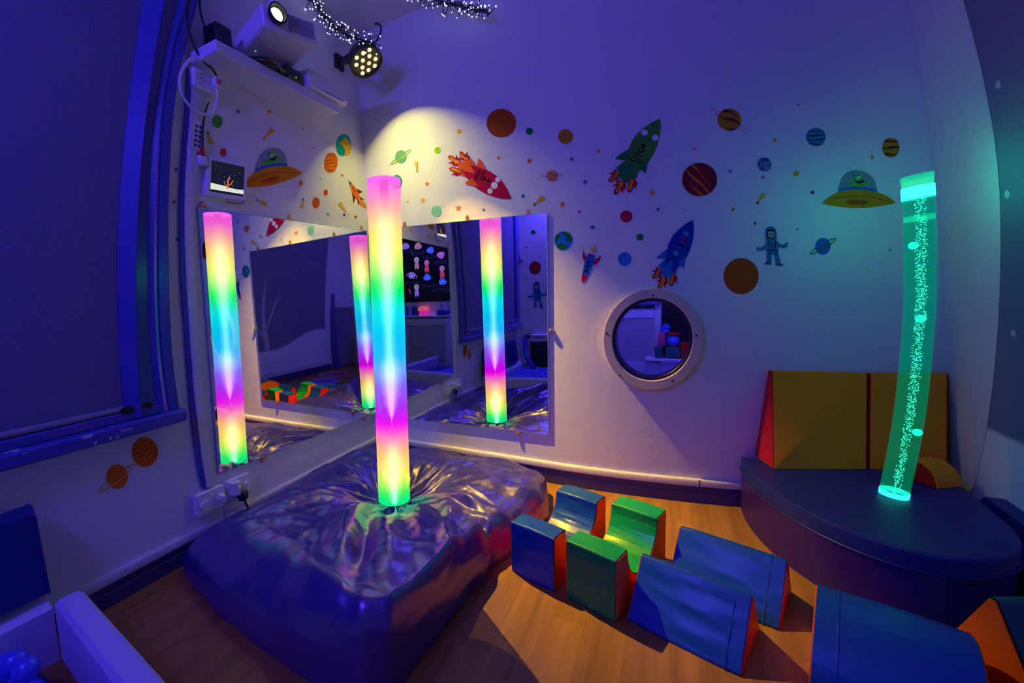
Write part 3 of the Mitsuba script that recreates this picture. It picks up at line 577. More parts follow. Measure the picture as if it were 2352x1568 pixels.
tbk = thing('wall_tablet', 'white framed tablet on the left wall showing a snowy night scene', 'tablet')
fr = Polygon([(-1.128, 1.703), (-.932, 1.712), (-.956, 1.543), (-1.157, 1.533)])
sc_ = Polygon([(-1.115, 1.688), (-.945, 1.697), (-.966, 1.558), (-1.136, 1.552)])
def onL(m, o=0): v = m.vertices; e = trimesh.Trimesh(np.c_[v[:, 2] + o, v[:, 0], v[:, 1]], m.faces); e.fix_normals(); return e
obj('frame', onL(extr(fr.buffer(-.008).buffer(.008).difference(sc_), .026)), 'm_white', tbk); obj('back_plate', onL(extr(fr.buffer(-.01), .016)), 'm_white', tbk)
def lerp2(u, v): a = np.array([(-1.136, 1.552), (-.966, 1.558), (-.945, 1.697), (-1.115, 1.688)]); return tuple((a[0] * (1 - u) + a[1] * u) * (1 - v) + (a[3] * (1 - u) + a[2] * u) * v)
scr = obj('screen', onL(extr(sc_.buffer(-.0005), .002), .018), 'm_lightless', tbk, emit=([.006, .008, .022], .05), label='dark blue night sky on the screen')
obj('snow', onL(extr(Polygon([lerp2(u, v) for u, v in ((.01, .09), (.99, .09), (.99, .235), (.8, .22), (.6, .225), (.4, .265), (.2, .275), (.01, .29))]), .001), .020), 'm_lightless', scr, emit=([.72, .76, .62], .05))
tl = [LineString([lerp2(*p) for p in P]).buffer(w) for P, w in (([(.50, .2), (.52, .3), (.50, .42), (.55, .56)], .003), ([(.50, .28), (.60, .36), (.66, .48)], .0018), ([(.50, .24), (.42, .32), (.40, .4)], .0016), ([(.57, .33), (.62, .35)], .0013))]
obj('tree', onL(extr(unary_union(tl), .001), .0203), 'm_lightless', scr, emit=([.62, .16, .05], .05))
fl = [ico.copy().apply_scale(.0011).apply_translation((.0205, *lerp2(*p))) for p in ((.12, .72), (.3, .83), (.56, .62), (.25, .45), (.8, .46), (.85, .76), (.66, .30), (.14, .86), (.7, .66), (.4, .55))]
obj('snowflakes', cat_(fl), 'm_lightless', scr, emit=([.7, .8, .9], .02), kind='stuff')
k = thing('tablet_cable', 'thin white cable looping from the tablet edge', 'cable'); obj('cord', tubem(spline([(.01, -.957, 1.585), (.012, -.950, 1.56), (.012, -.962, 1.535), (.010, -1.0, 1.525), (.010, -1.05, 1.522)], 24), .0022, 6), 'm_frameblue', k)

sh = thing('wall_shelf', 'white floating shelf under the projector on the left wall', 'shelf')
obj('board', box([0.0, -1.165, 2.06], [.185, -.440, 2.105], .003), 'm_white', sh)
k = thing('router', 'flat white box lying on the end of the shelf', 'box'); obj('body', box([.04, -.685, 2.106], [.212, -.400, 2.190], .006), 'm_white', k); obj('label_strip', box([.2115, -.60, 2.116], [.2128, -.44, 2.122]), 'm_grey', k)
k = thing('media_player', 'small black device with a light on the shelf between projector and white box', 'media player'); obj('body', box([.10, -.805, 2.105], [.19, -.705, 2.165], .010), 'm_black', k); obj('indicator', box([.190, -.75, 2.12], [.192, -.745, 2.125]), 'm_lightless', k, emit=([1, .5, .1], .01))
k = thing('cable_box', 'black box of plugs and leads at the left end of the shelf', 'box'); obj('body', box([.03, -1.11, 2.125], [.12, -1.03, 2.225], .008), 'm_black', k)
for i in range(4): obj('lead', tubem(spline([(.07 + .012 * i, -1.06, 2.14 + .02 * i), (.14, -1.0, 2.112 + .004 * i), (.17 + .004 * i, -.9 - .03 * i, 2.110), (.16, -.74 - .02 * i, 2.112)], 20), .005, 7), 'm_black', k)
# projector, hung over the shelf, lens towards the right wall
pj = thing('projector', 'white projector over the shelf with a bright lens and grey vent', 'projector')
Mp = mat([.34, -.905, 2.190], [.957, -.29, .02], [.29, .957, .05]); Mp[:3, 2] = np.cross(Mp[:3, 0], Mp[:3, 1]); 
for c_ in range(3): Mp[:3, c_] /= np.linalg.norm(Mp[:3, c_])
obj('body', moved(box([-.30, -.125, 0], [0, .125, .088], .008), Mp), 'm_white', pj)
obj('vent', moved(cat_([box([-.001, -.01 + .012 * i, .012], [.003, -.004 + .012 * i, .076]) for i in range(10)]), Mp), 'm_grey', pj)
lp = lathe([(.001, 0), (.030, 0), (.036, .01), (.040, .034), (.034, .036), (.030, .016), (.001, .012)], 36); lp.apply_transform(mat([0.0, -.070, .048], [0, 1, 0], [0, 0, 1]))
obj('lens_barrel', moved(lp, Mp), 'm_black', pj, smooth=40)
ln = trimesh.creation.icosphere(subdivisions=3, radius=.027); ln.apply_scale([.35, 1, 1]); ln.apply_translation([.016, -.070, .048]); obj('lens', moved(ln, Mp), 'm_lightless', pj, smooth=True, emit=([1.1, 1.3, .95], .2), label='bright lens')
obj('lens_recess', moved(box([-.09, -.105, -.004], [-.004, -.035, .002], .002), Mp), 'm_white', pj)
obj('indicator', moved(box([-.20, -.08, -.002], [-.195, -.075, 0]), Mp), 'm_lightless', pj, emit=([.1, 1, .2], .01))
obj('rating_label', moved(box([-.27, -.02, -.001], [-.235, .02, 0]), Mp), 'm_pinktoy', pj)
obj('bracket', cyl([.20, -.87, 2.26], [.20, -.87, ZC], .016), 'm_white', pj); obj('foot', moved(cyl([-.25, .10, -.02], [-.25, .10, 0], .009), Mp), 'm_grey', pj)

k = thing('socket_box', 'white surface socket with plugged in leads under the shelf end', 'socket')
obj('box', box([0, -1.172, 1.965], [.040, -1.078, 2.045], .006), 'm_white', k)
for dy, dz in ((-.035, .02), (-.020, .024), (-.033, .005), (-.017, .001)): obj('pin_hole', box([.0395, -1.11 + dy, 2.0 + dz], [.041, -1.105 + dy, 2.004 + dz]), 'm_blackm', k)
obj('plug', box([.040, -1.096, 1.985], [.072, -1.066, 2.028], .006), 'm_white', k); obj('plug_label', box([.072, -1.092, 1.995], [.073, -1.070, 2.018]), 'm_pinktoy', k)
k = thing('white_cable', 'white cable looping from the shelf past the trunking to the socket', 'cable')
obj('cord', tubem(spline([(.06, -1.17, 2.07), (.07, -1.235, 2.0), (.06, -1.25, 1.92), (.05, -1.20, 1.865), (.045, -1.14, 1.862), (.045, -1.09, 1.91), (.05, -1.078, 1.985)], 50), .0055, 8), 'm_white', k, smooth=True)
k = thing('black_cable', 'black leads running from the ceiling down to the socket box', 'cable')
obj('cord', tubem(spline([(.05, -1.02, 2.71), (.06, -1.10, 2.42), (.06, -1.19, 2.22), (.07, -1.185, 2.12), (.07, -1.14, 2.06), (.06, -1.10, 2.055), (.055, -1.075, 2.02)], 50), .0045, 8), 'm_black', k, smooth=True)
obj('cord', tubem(spline([(.04, -1.0, 2.71), (.05, -1.07, 2.45), (.06, -1.13, 2.28), (.08, -1.13, 2.2)], 30), .0045, 8), 'm_black', k, smooth=True)
k = thing('remote_control', 'white remote control with two rows of dark buttons held on the wall over the tablet', 'remote')
obj('body', onL(extr(Polygon([(-1.176, 1.832), (-1.138, 1.838), (-1.158, 1.712), (-1.196, 1.704)]).buffer(-.004).buffer(.004), .018)), 'm_white', k)
for i in range(5):
    for j in range(2): obj('button', cyl([.018, -1.167 + j * .018 - i * .0036, 1.813 - i * .020], [.021, -1.167 + j * .018 - i * .0036, 1.813 - i * .020], .0055, 10), 'm_blackm', k)
k = thing('paint_brush', 'thin black brush with red tip hanging beside the remote control', 'brush')
obj('handle', tubem(spline([(.02, -1.10, 1.93), (.02, -1.128, 1.86), (.02, -1.142, 1.80), (.02, -1.150, 1.73)], 20), np.linspace(.003, .006, 20), 8), 'm_black', k)
obj('bristles', cyl([.02, -1.150, 1.735], [.02, -1.155, 1.692], .006, 12, .015), 'v_red', k); obj('white_holder', box([.004, -1.178, 1.655], [.035, -1.140, 1.694], .004), 'm_white', k)

# ================================================================== stage can with twelve lenses, corner of the ceiling
PC = np.array([.285, -.31, 2.350]); PD = np.array([1.50, -.62, 0.0]) - PC; PD = PD / np.linalg.norm(PD)
cd = CAM - PC; cd /= np.linalg.norm(cd); FD = PD
pc = thing('stage_light', 'black stage can with twelve yellow lenses hanging in the ceiling corner', 'stage light')
ax_x = np.cross([0, 0, 1.0], FD); ax_x /= np.linalg.norm(ax_x); Mc = mat(PC, ax_x, np.cross(FD, ax_x), FD)
hs = lathe([(.001, -.075), (.060, -.075), (.082, -.05), (.090, -.01), (.094, 0), (.094, .010), (.086, .010), (.084, -.004), (.001, -.004)], 40); obj('housing', moved(hs, Mc), 'm_blackm', pc, smooth=40)
bsdf('m_parface', '#3a3410', .5); obj('face_plate', moved(lathe([(.0005, .0), (.084, .0), (.084, -.003)], 40), Mc), 'm_parface', pc)
sp = [(-.021, .0), (.021, 0), (0, .036), (0, -.036), (-.042, .036), (.042, .036), (-.042, -.036), (.042, -.036), (-.062, 0), (.062, 0), (-.02, .066), (.02, -.066)]
for i, (a, b) in enumerate(sp):
    s = trimesh.creation.icosphere(subdivisions=2, radius=.0115); s.apply_scale([1, 1, .5]); s.apply_translation([a, b, .003]); obj('lens', moved(s, Mc), 'm_lightless', pc, smooth=True, emit=([1.6, 1.35, .62] if i != 1 else [1.5, .8, .4], .02))
for P in ([PC + [-.03, .06, .06], [.10, -.16, 2.52]], [[.10, -.16, 2.52], [.02, -.20, 2.47]], [PC + [-.06, -.04, .0], [.02, -.20, 2.47]]):
    obj('yoke_arm', cyl(P[0], P[1], .014, 10), 'm_blackm', pc)
obj('wall_bracket', box([0, -.235, 2.43], [.022, -.165, 2.51], .004), 'm_blackm', pc)
obj('cord', tubem(spline([PC - FD * .06 + [0, 0, .05], PC + [.07, .02, .10], PC + [.09, .03, .16], PC + [.05, .03, .19]], 20), .005, 8), 'm_black', pc)
LPOS = PC + FD * .03
beam = lambda col, cut, bw, d: {'type': 'spot', 'intensity': {'type': 'rgb', 'value': col}, 'cutoff_angle': cut, 'beam_width': bw, 'to_world': T().look_at(origin=LPOS.tolist(), target=(LPOS + np.array(d)).tolist(), up=[0, 1, 0])}
scene['stage_beam'] = beam(PAR_POWER, 24.0, 3.0, [.41, -.03, -.912]); scene['stage_spill'] = beam(SPILL_POWER, 51.0, 10.0, [.15, .25, -.95])

# ================================================================== fairy light garlands below the ceiling
def garland(lab, P, n, seed, spread):
    g = np.random.default_rng(seed); C = spline(P, 120); k = thing('light_garland', lab, 'fairy lights')
    wires = [tubem(C, .0045, 6), tubem(C + np.c_[np.sin(np.arange(120) * .35) * .012, np.cos(np.arange(120) * .3) * .010, np.cos(np.arange(120) * .35) * .014], .0028, 5)]
    bulbs = []
    for i in range(n):
        p = C[g.integers(0, 120)]; d = g.normal(size=3); d /= np.linalg.norm(d); q = p + d * g.uniform(.02, spread); m_ = (p + q) / 2 + g.normal(size=3) * .006
        wires.append(tubem(spline([p, m_, q], 6), .0021, 4)); s = ico.copy(); s.apply_scale(g.uniform(.0033, .0048)); s.apply_translation(q); bulbs.append(s)
    obj('wire', cat_(wires), 'm_black', k); obj('bulbs', cat_(bulbs), 'm_lightless', k, kind='stuff', emit=([1.25, 1.35, 2.6], .35), label='white and violet points of light')
garland('long fairy light garland running from the projector to the stage light', [(-.02 + .05, -.62, 2.69), (.06, -.47, 2.66), (.145, -.40, 2.535), (.30, -.385, 2.425), (.40, -.37, 2.375)], 140, 11, .066)
garland('short fairy light garland hanging at the ceiling line of the sticker wall', [(.50, -.19, 2.70), (.66, -.13, 2.62), (.82, -.12, 2.535), (.93, -.11, 2.475)], 85, 12, .068)

# ================================================================== the wall behind the camera, seen in the mirrors
YF = YS
def onS(m, o=0): v = m.vertices; e = trimesh.Trimesh(np.c_[v[:, 0], YF + o + v[:, 2], v[:, 1]], m.faces); e.fix_normals(); return e
bsdf('m_chalk', '#0b1216', .6); bsdf('m_chalkline', '#7f9aa8', .8)
bb = thing('blackboard', 'blackboard with chalk planet names and drawings on the wall behind, seen in the mirrors', 'blackboard')
obj('board', onS(extr(Polygon([(.985, .975), (1.95, .975), (1.95, 1.96), (.985, 1.775)]), .011), .001), 'm_chalk', bb)
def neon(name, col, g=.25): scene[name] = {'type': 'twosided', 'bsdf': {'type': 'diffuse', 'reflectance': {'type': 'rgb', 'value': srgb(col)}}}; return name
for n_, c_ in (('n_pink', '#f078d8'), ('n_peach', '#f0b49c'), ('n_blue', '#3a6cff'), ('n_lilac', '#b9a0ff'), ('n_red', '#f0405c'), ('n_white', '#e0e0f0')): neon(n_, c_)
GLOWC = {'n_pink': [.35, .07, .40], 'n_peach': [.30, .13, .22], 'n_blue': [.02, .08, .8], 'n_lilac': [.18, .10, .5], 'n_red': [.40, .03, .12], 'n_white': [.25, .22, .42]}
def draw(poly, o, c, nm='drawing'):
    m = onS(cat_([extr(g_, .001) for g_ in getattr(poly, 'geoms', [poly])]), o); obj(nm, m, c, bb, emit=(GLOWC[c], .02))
def chalk_text(t, x, z, h):
    m = meshkit.text_mesh(t, h, .001, False); w_ = m.bounds[1][0]
    v = m.vertices; e = trimesh.Trimesh(np.c_[x + w_ / 2 - v[:, 0], YF + .013 + v[:, 2], z - h / 2 + v[:, 1]], m.faces); e.fix_normals(); obj('lettering', e, 'm_chalkline', bb)
def blob(x, z, a, b, seed, n=20):
    g = np.random.default_rng(seed); t = np.linspace(0, 2 * np.pi, n + 1)[:-1]; r = 1 + .10 * np.sin(3 * t + g.uniform(0, 6)) + .06 * np.sin(7 * t + g.uniform(0, 6)); return Polygon(np.c_[x + a * r * np.cos(t), z + b * r * np.sin(t)])
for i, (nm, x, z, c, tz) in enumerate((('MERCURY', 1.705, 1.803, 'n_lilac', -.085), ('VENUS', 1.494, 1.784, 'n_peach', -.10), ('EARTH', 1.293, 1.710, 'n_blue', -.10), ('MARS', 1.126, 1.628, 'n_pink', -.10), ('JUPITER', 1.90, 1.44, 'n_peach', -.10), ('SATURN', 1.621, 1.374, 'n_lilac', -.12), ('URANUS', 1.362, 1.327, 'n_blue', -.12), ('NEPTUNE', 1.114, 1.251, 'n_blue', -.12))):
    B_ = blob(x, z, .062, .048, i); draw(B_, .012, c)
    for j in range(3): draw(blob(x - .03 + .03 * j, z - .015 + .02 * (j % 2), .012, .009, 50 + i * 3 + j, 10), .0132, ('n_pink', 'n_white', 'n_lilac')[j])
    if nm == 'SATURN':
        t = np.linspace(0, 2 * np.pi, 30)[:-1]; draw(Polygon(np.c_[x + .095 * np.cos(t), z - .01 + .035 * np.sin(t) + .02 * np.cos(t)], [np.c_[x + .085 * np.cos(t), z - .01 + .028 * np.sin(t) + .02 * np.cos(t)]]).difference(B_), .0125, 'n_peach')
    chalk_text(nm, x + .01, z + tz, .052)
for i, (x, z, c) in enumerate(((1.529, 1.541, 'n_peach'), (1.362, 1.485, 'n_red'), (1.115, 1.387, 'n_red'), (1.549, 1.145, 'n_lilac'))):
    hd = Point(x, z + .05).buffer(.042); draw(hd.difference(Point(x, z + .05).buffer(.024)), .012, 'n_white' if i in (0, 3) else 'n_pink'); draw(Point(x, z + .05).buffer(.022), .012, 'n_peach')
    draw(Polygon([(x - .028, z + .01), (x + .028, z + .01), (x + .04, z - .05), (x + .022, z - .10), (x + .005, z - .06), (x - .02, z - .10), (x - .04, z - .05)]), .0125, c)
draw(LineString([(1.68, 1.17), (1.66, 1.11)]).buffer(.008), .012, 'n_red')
for s_, z_ in ((1.60, 1.905), (1.04, 1.79)): obj('clip', onS(extr(Polygon([(s_ - .012, z_ - .03), (s_ + .012, z_ - .03), (s_ + .010, z_ + .035), (s_ - .010, z_ + .035)]), .02)), 'm_black', bb)
rc = thing('radiator_cover', 'pale radiator cover with perforated front and shelf top below the blackboard', 'radiator cover')
obj('top_shelf', box([.985, YF, .755], [2.35, YF + .16, .778], .004), 'm_white', rc); obj('frame', box([.985, YF, .0], [2.35, YF + .14, .10], .004), 'm_whitesoft', rc)
obj('top_rail', box([.985, YF, .64], [2.35, YF + .14, .735], .003), 'm_whitesoft', rc)
for x in (.985, 1.66, 2.30): obj('upright', box([x, YF, .1], [x + .05, YF + .14, .64], .003), 'm_whitesoft', rc)
def perf2(p, n, uv):
    a = (p.x + p.z) / .020; b = (p.x - p.z) / .020; u, v = a - dr.floor(a) - .5, b - dr.floor(b) - .5
    return mikit.mix([.06, .06, .09], [.55, .55, .62], mikit.smoothstep(.28, .40, dr.sqrt(u * u + v * v)))
bsdf('m_perf2', mikit.proc(perf2), .6)
for x in (1.035, 1.71): obj('grille', box([x, YF, .1], [x + .625 if x < 1.5 else 2.30, YF + .125, .64]), 'm_perf2', rc)
ZS = .778
k = thing('toy_house', 'pink glowing toy house on the shelf under the blackboard', 'toy'); neon('n_pinkh', '#ff4a9a'); neon('n_orangeh', '#ff6a58')
obj('walls', box([1.36, YF + .04, ZS], [1.47, YF + .11, ZS + .075], .004), 'n_pinkh', k, emit=([.55, .02, .30], .02)); e = extr(Polygon([(-.02, 0), (.13, 0), (.10, .06), (.01, .06)]), .08); v = e.vertices; e = trimesh.Trimesh(np.c_[1.36 + v[:, 0], YF + .035 + v[:, 2], ZS + .075 + v[:, 1]], e.faces); e.fix_normals(); obj('roof', e, 'n_orangeh', k, emit=([.60, .10, .14], .02))
k = thing('picture_book', 'dark blue picture book standing on the shelf under the blackboard', 'book'); obj('cover', box([1.555, YF + .02, ZS], [1.63, YF + .05, ZS + .13], .003), 'v_blue', k)
k = thing('storage_tub', 'blue tub at the end of the shelf under the blackboard', 'tub'); obj('body', box([1.00, YF + .03, ZS], [1.17, YF + .13, ZS + .07], .008), 'v_blue', k)
k = thing('dome_toy', 'pale blue dome toy on the blue tub under the blackboard', 'toy'); e = extr(Polygon([(.06 * math.cos(a), .11 * math.sin(a)) for a in np.linspace(0, math.pi, 20)]).difference(Polygon([(.045 * math.cos(a), .09 * math.sin(a)) for a in np.linspace(0, math.pi, 20)])), .03); v = e.vertices; e = trimesh.Trimesh(np.c_[1.09 + v[:, 0], YF + .06 + v[:, 2], ZS + .07 + v[:, 1]], e.faces); e.fix_normals(); obj('arch', e, 'n_white', k)
k = thing('blue_figure', 'blue toy figure on the shelf left of the pink house', 'toy'); obj('body', cyl([1.70, YF + .07, ZS], [1.70, YF + .07, ZS + .09], .035, 16, .02), 'v_blue', k); obj('head', trimesh.creation.icosphere(subdivisions=2, radius=.028).apply_translation([1.70, YF + .07, ZS + .11]), 'v_blue', k, smooth=True)
k = thing('green_bottle', 'small green bottle on the shelf beside the pink house', 'bottle'); obj('body', lathe([(.001, 0), (.018, 0), (.018, .07), (.008, .09), (.008, .11), (.001, .11)], 20).apply_translation([1.515, YF + .07, ZS]), 'v_green', k, smooth=40); obj('cap', cyl([1.515, YF + .07, ZS + .11], [1.515, YF + .07, ZS + .125], .010), 'n_pink', k)
obj('pencil_tray', box([1.73, YF + .10, ZS], [1.86, YF + .135, ZS + .016], .003), 'v_green', label='thin bright green tray on the edge of the shelf behind', cat='tray', emit=([.02, .5, .25], .02))
# ultraviolet lamp over the ball pit corner
uv_ = thing('ultraviolet_lamp', 'ultraviolet strip lamp on the wall behind, high over the ball pit', 'lamp')
obj('fixture', box([.30, YF, 2.30], [.95, YF + .05, 2.40], .006), 'm_white', uv_)
t_uv = cyl([.33, YF + .085, 2.33], [.92, YF + .085, 2.33], .022, 20); obj('lamp_tube', t_uv, 'm_lightless', uv_, emit=(UV_POWER, 3.0), smooth=40)
for x in (.325, .92): obj('end_cap', box([x - .012, YF + .04, 2.30], [x + .012, YF + .11, 2.36], .004), 'm_white', uv_)
# air blower and hose of the ball pit
k = thing('air_blower', 'black air blower box with a white label plate beside the ball pit', 'blower')
obj('body', box([.20, YF + .005, .205], [.44, YF + .16, .43], .008), 'm_blackm', k); obj('label_plate', box([.20, YF + .01, .43], [.44, YF + .15, .52], .006), 'm_whitesoft', k)
for z in (.475, .49): obj('label_line', box([.24, YF + .15, z], [.38, YF + .152, z + .006]), 'm_black', k)
obj('nozzle', cyl([.20, YF + .10, .49], [.12, YF + .10, .49], .022), 'm_black', k); obj('stand', box([.22, YF + .01, .03], [.42, YF + .15, .205], .006), 'm_blackm', k)
k = thing('blower_hose', 'blue hose curving from the air blower into the ball pit', 'hose'); obj('hose', tubem(spline([(.125, YF + .10, .48), (.13, YF + .16, .40), (.16, YF + .24, .30), (.24, YF + .34, .20), (.32, YF + .42, .14)], 40), .026, 12), 'v_blue', k, smooth=True)

# ================================================================== projected picture painted on an added right wall panel; door
def painted_projection_tex(p, n, uv):  # projector light and its dark sky painted into the diffuse colour
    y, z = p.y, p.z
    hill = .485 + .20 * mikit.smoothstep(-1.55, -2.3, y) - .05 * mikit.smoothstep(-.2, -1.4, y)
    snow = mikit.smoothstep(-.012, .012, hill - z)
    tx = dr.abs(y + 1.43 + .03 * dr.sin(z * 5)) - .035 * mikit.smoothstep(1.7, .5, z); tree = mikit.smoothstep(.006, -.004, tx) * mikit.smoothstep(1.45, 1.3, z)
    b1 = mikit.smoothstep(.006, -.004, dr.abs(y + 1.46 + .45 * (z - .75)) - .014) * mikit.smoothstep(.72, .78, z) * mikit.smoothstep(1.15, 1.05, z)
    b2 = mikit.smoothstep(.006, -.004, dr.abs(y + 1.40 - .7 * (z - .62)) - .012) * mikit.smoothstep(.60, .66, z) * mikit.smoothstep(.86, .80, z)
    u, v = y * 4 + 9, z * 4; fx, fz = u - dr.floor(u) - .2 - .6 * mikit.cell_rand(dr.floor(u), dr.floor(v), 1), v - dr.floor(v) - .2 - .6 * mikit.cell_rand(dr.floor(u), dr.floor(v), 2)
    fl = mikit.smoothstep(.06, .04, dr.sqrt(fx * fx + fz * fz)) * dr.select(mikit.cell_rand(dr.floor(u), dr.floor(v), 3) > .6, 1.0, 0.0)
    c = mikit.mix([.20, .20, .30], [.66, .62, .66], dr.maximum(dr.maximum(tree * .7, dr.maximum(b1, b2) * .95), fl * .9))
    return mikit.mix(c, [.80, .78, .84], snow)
bsdf('m_painted_projection', mikit.proc(painted_projection_tex), .8, 'diffuse')
ps = thing('painted_projection_panel', 'added screen panel with the projected snowy night and bare tree painted on, at the right edge', 'screen')  # panel added to carry the painted projector picture
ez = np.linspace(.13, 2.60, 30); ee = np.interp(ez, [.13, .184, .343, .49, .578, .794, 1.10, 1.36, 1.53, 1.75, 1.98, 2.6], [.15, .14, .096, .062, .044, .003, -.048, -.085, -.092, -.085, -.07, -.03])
obj('sheet', grid(np.stack([np.stack([xe(ez) - .012, e * (1 - t) + -2.52 * t, ez], -1) for t in np.linspace(0, 1, 30) for e in [ee]]), True), 'm_painted_projection', ps)
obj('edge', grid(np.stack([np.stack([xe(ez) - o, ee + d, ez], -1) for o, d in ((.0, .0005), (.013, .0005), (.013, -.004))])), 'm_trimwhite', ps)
obj('baseboard_right', grid(np.stack([np.stack([xe(np.full(12, z)) - o, np.linspace(.36, -2.62, 12), np.full(12, z)], -1) for o, z in PB])), 'm_skirt', kind='structure')
dk = tag(key_of('door_1'), 'dark door in its frame, seen in the left mirror', kind='structure')
bsdf('m_door', '#7d7488', .5)
xd = float(xe(.25))
obj('leaf', box([xd - .045, -3.18, .01], [xd - .01, -2.74, 1.95], .004), 'm_door', dk); obj('frame', box([xd - .07, -2.74, 0], [xd, -2.66, 2.02], .005), 'm_frameblue', dk); obj('head', box([xd - .07, -3.19, 1.95], [xd, -2.66, 2.03], .005), 'm_frameblue', dk)
obj('handle', cyl([xd - .10, -2.80, 1.0], [xd - .045, -2.80, 1.0], .012), 'm_chrome', dk)
for lab, x, y, c in (('large red hoop disc on the floor near the door', 2.45, -2.28, '#a03050'), ('large violet hoop disc on the floor, middle of three', 2.22, -1.83, '#5a40b0'), ('large teal hoop disc on the floor nearest the camera', 1.95, -1.52, '#2a8a84')):
    k = thing('floor_disc', lab, 'disc'); bsdf('m_disc' + c[1:], c, .45); m = lathe([(.0005, .004), (.20, .004), (.20, .0005)], 56); m.apply_translation([x, y, 0]); m.fix_normals(); obj('disc', m, 'm_disc' + c[1:], k)
    m = trimesh.creation.torus(.203, .004, 56, 8); m.apply_translation([x, y, .005]); obj('rim', m, 'm_whitesoft', k, smooth=True)
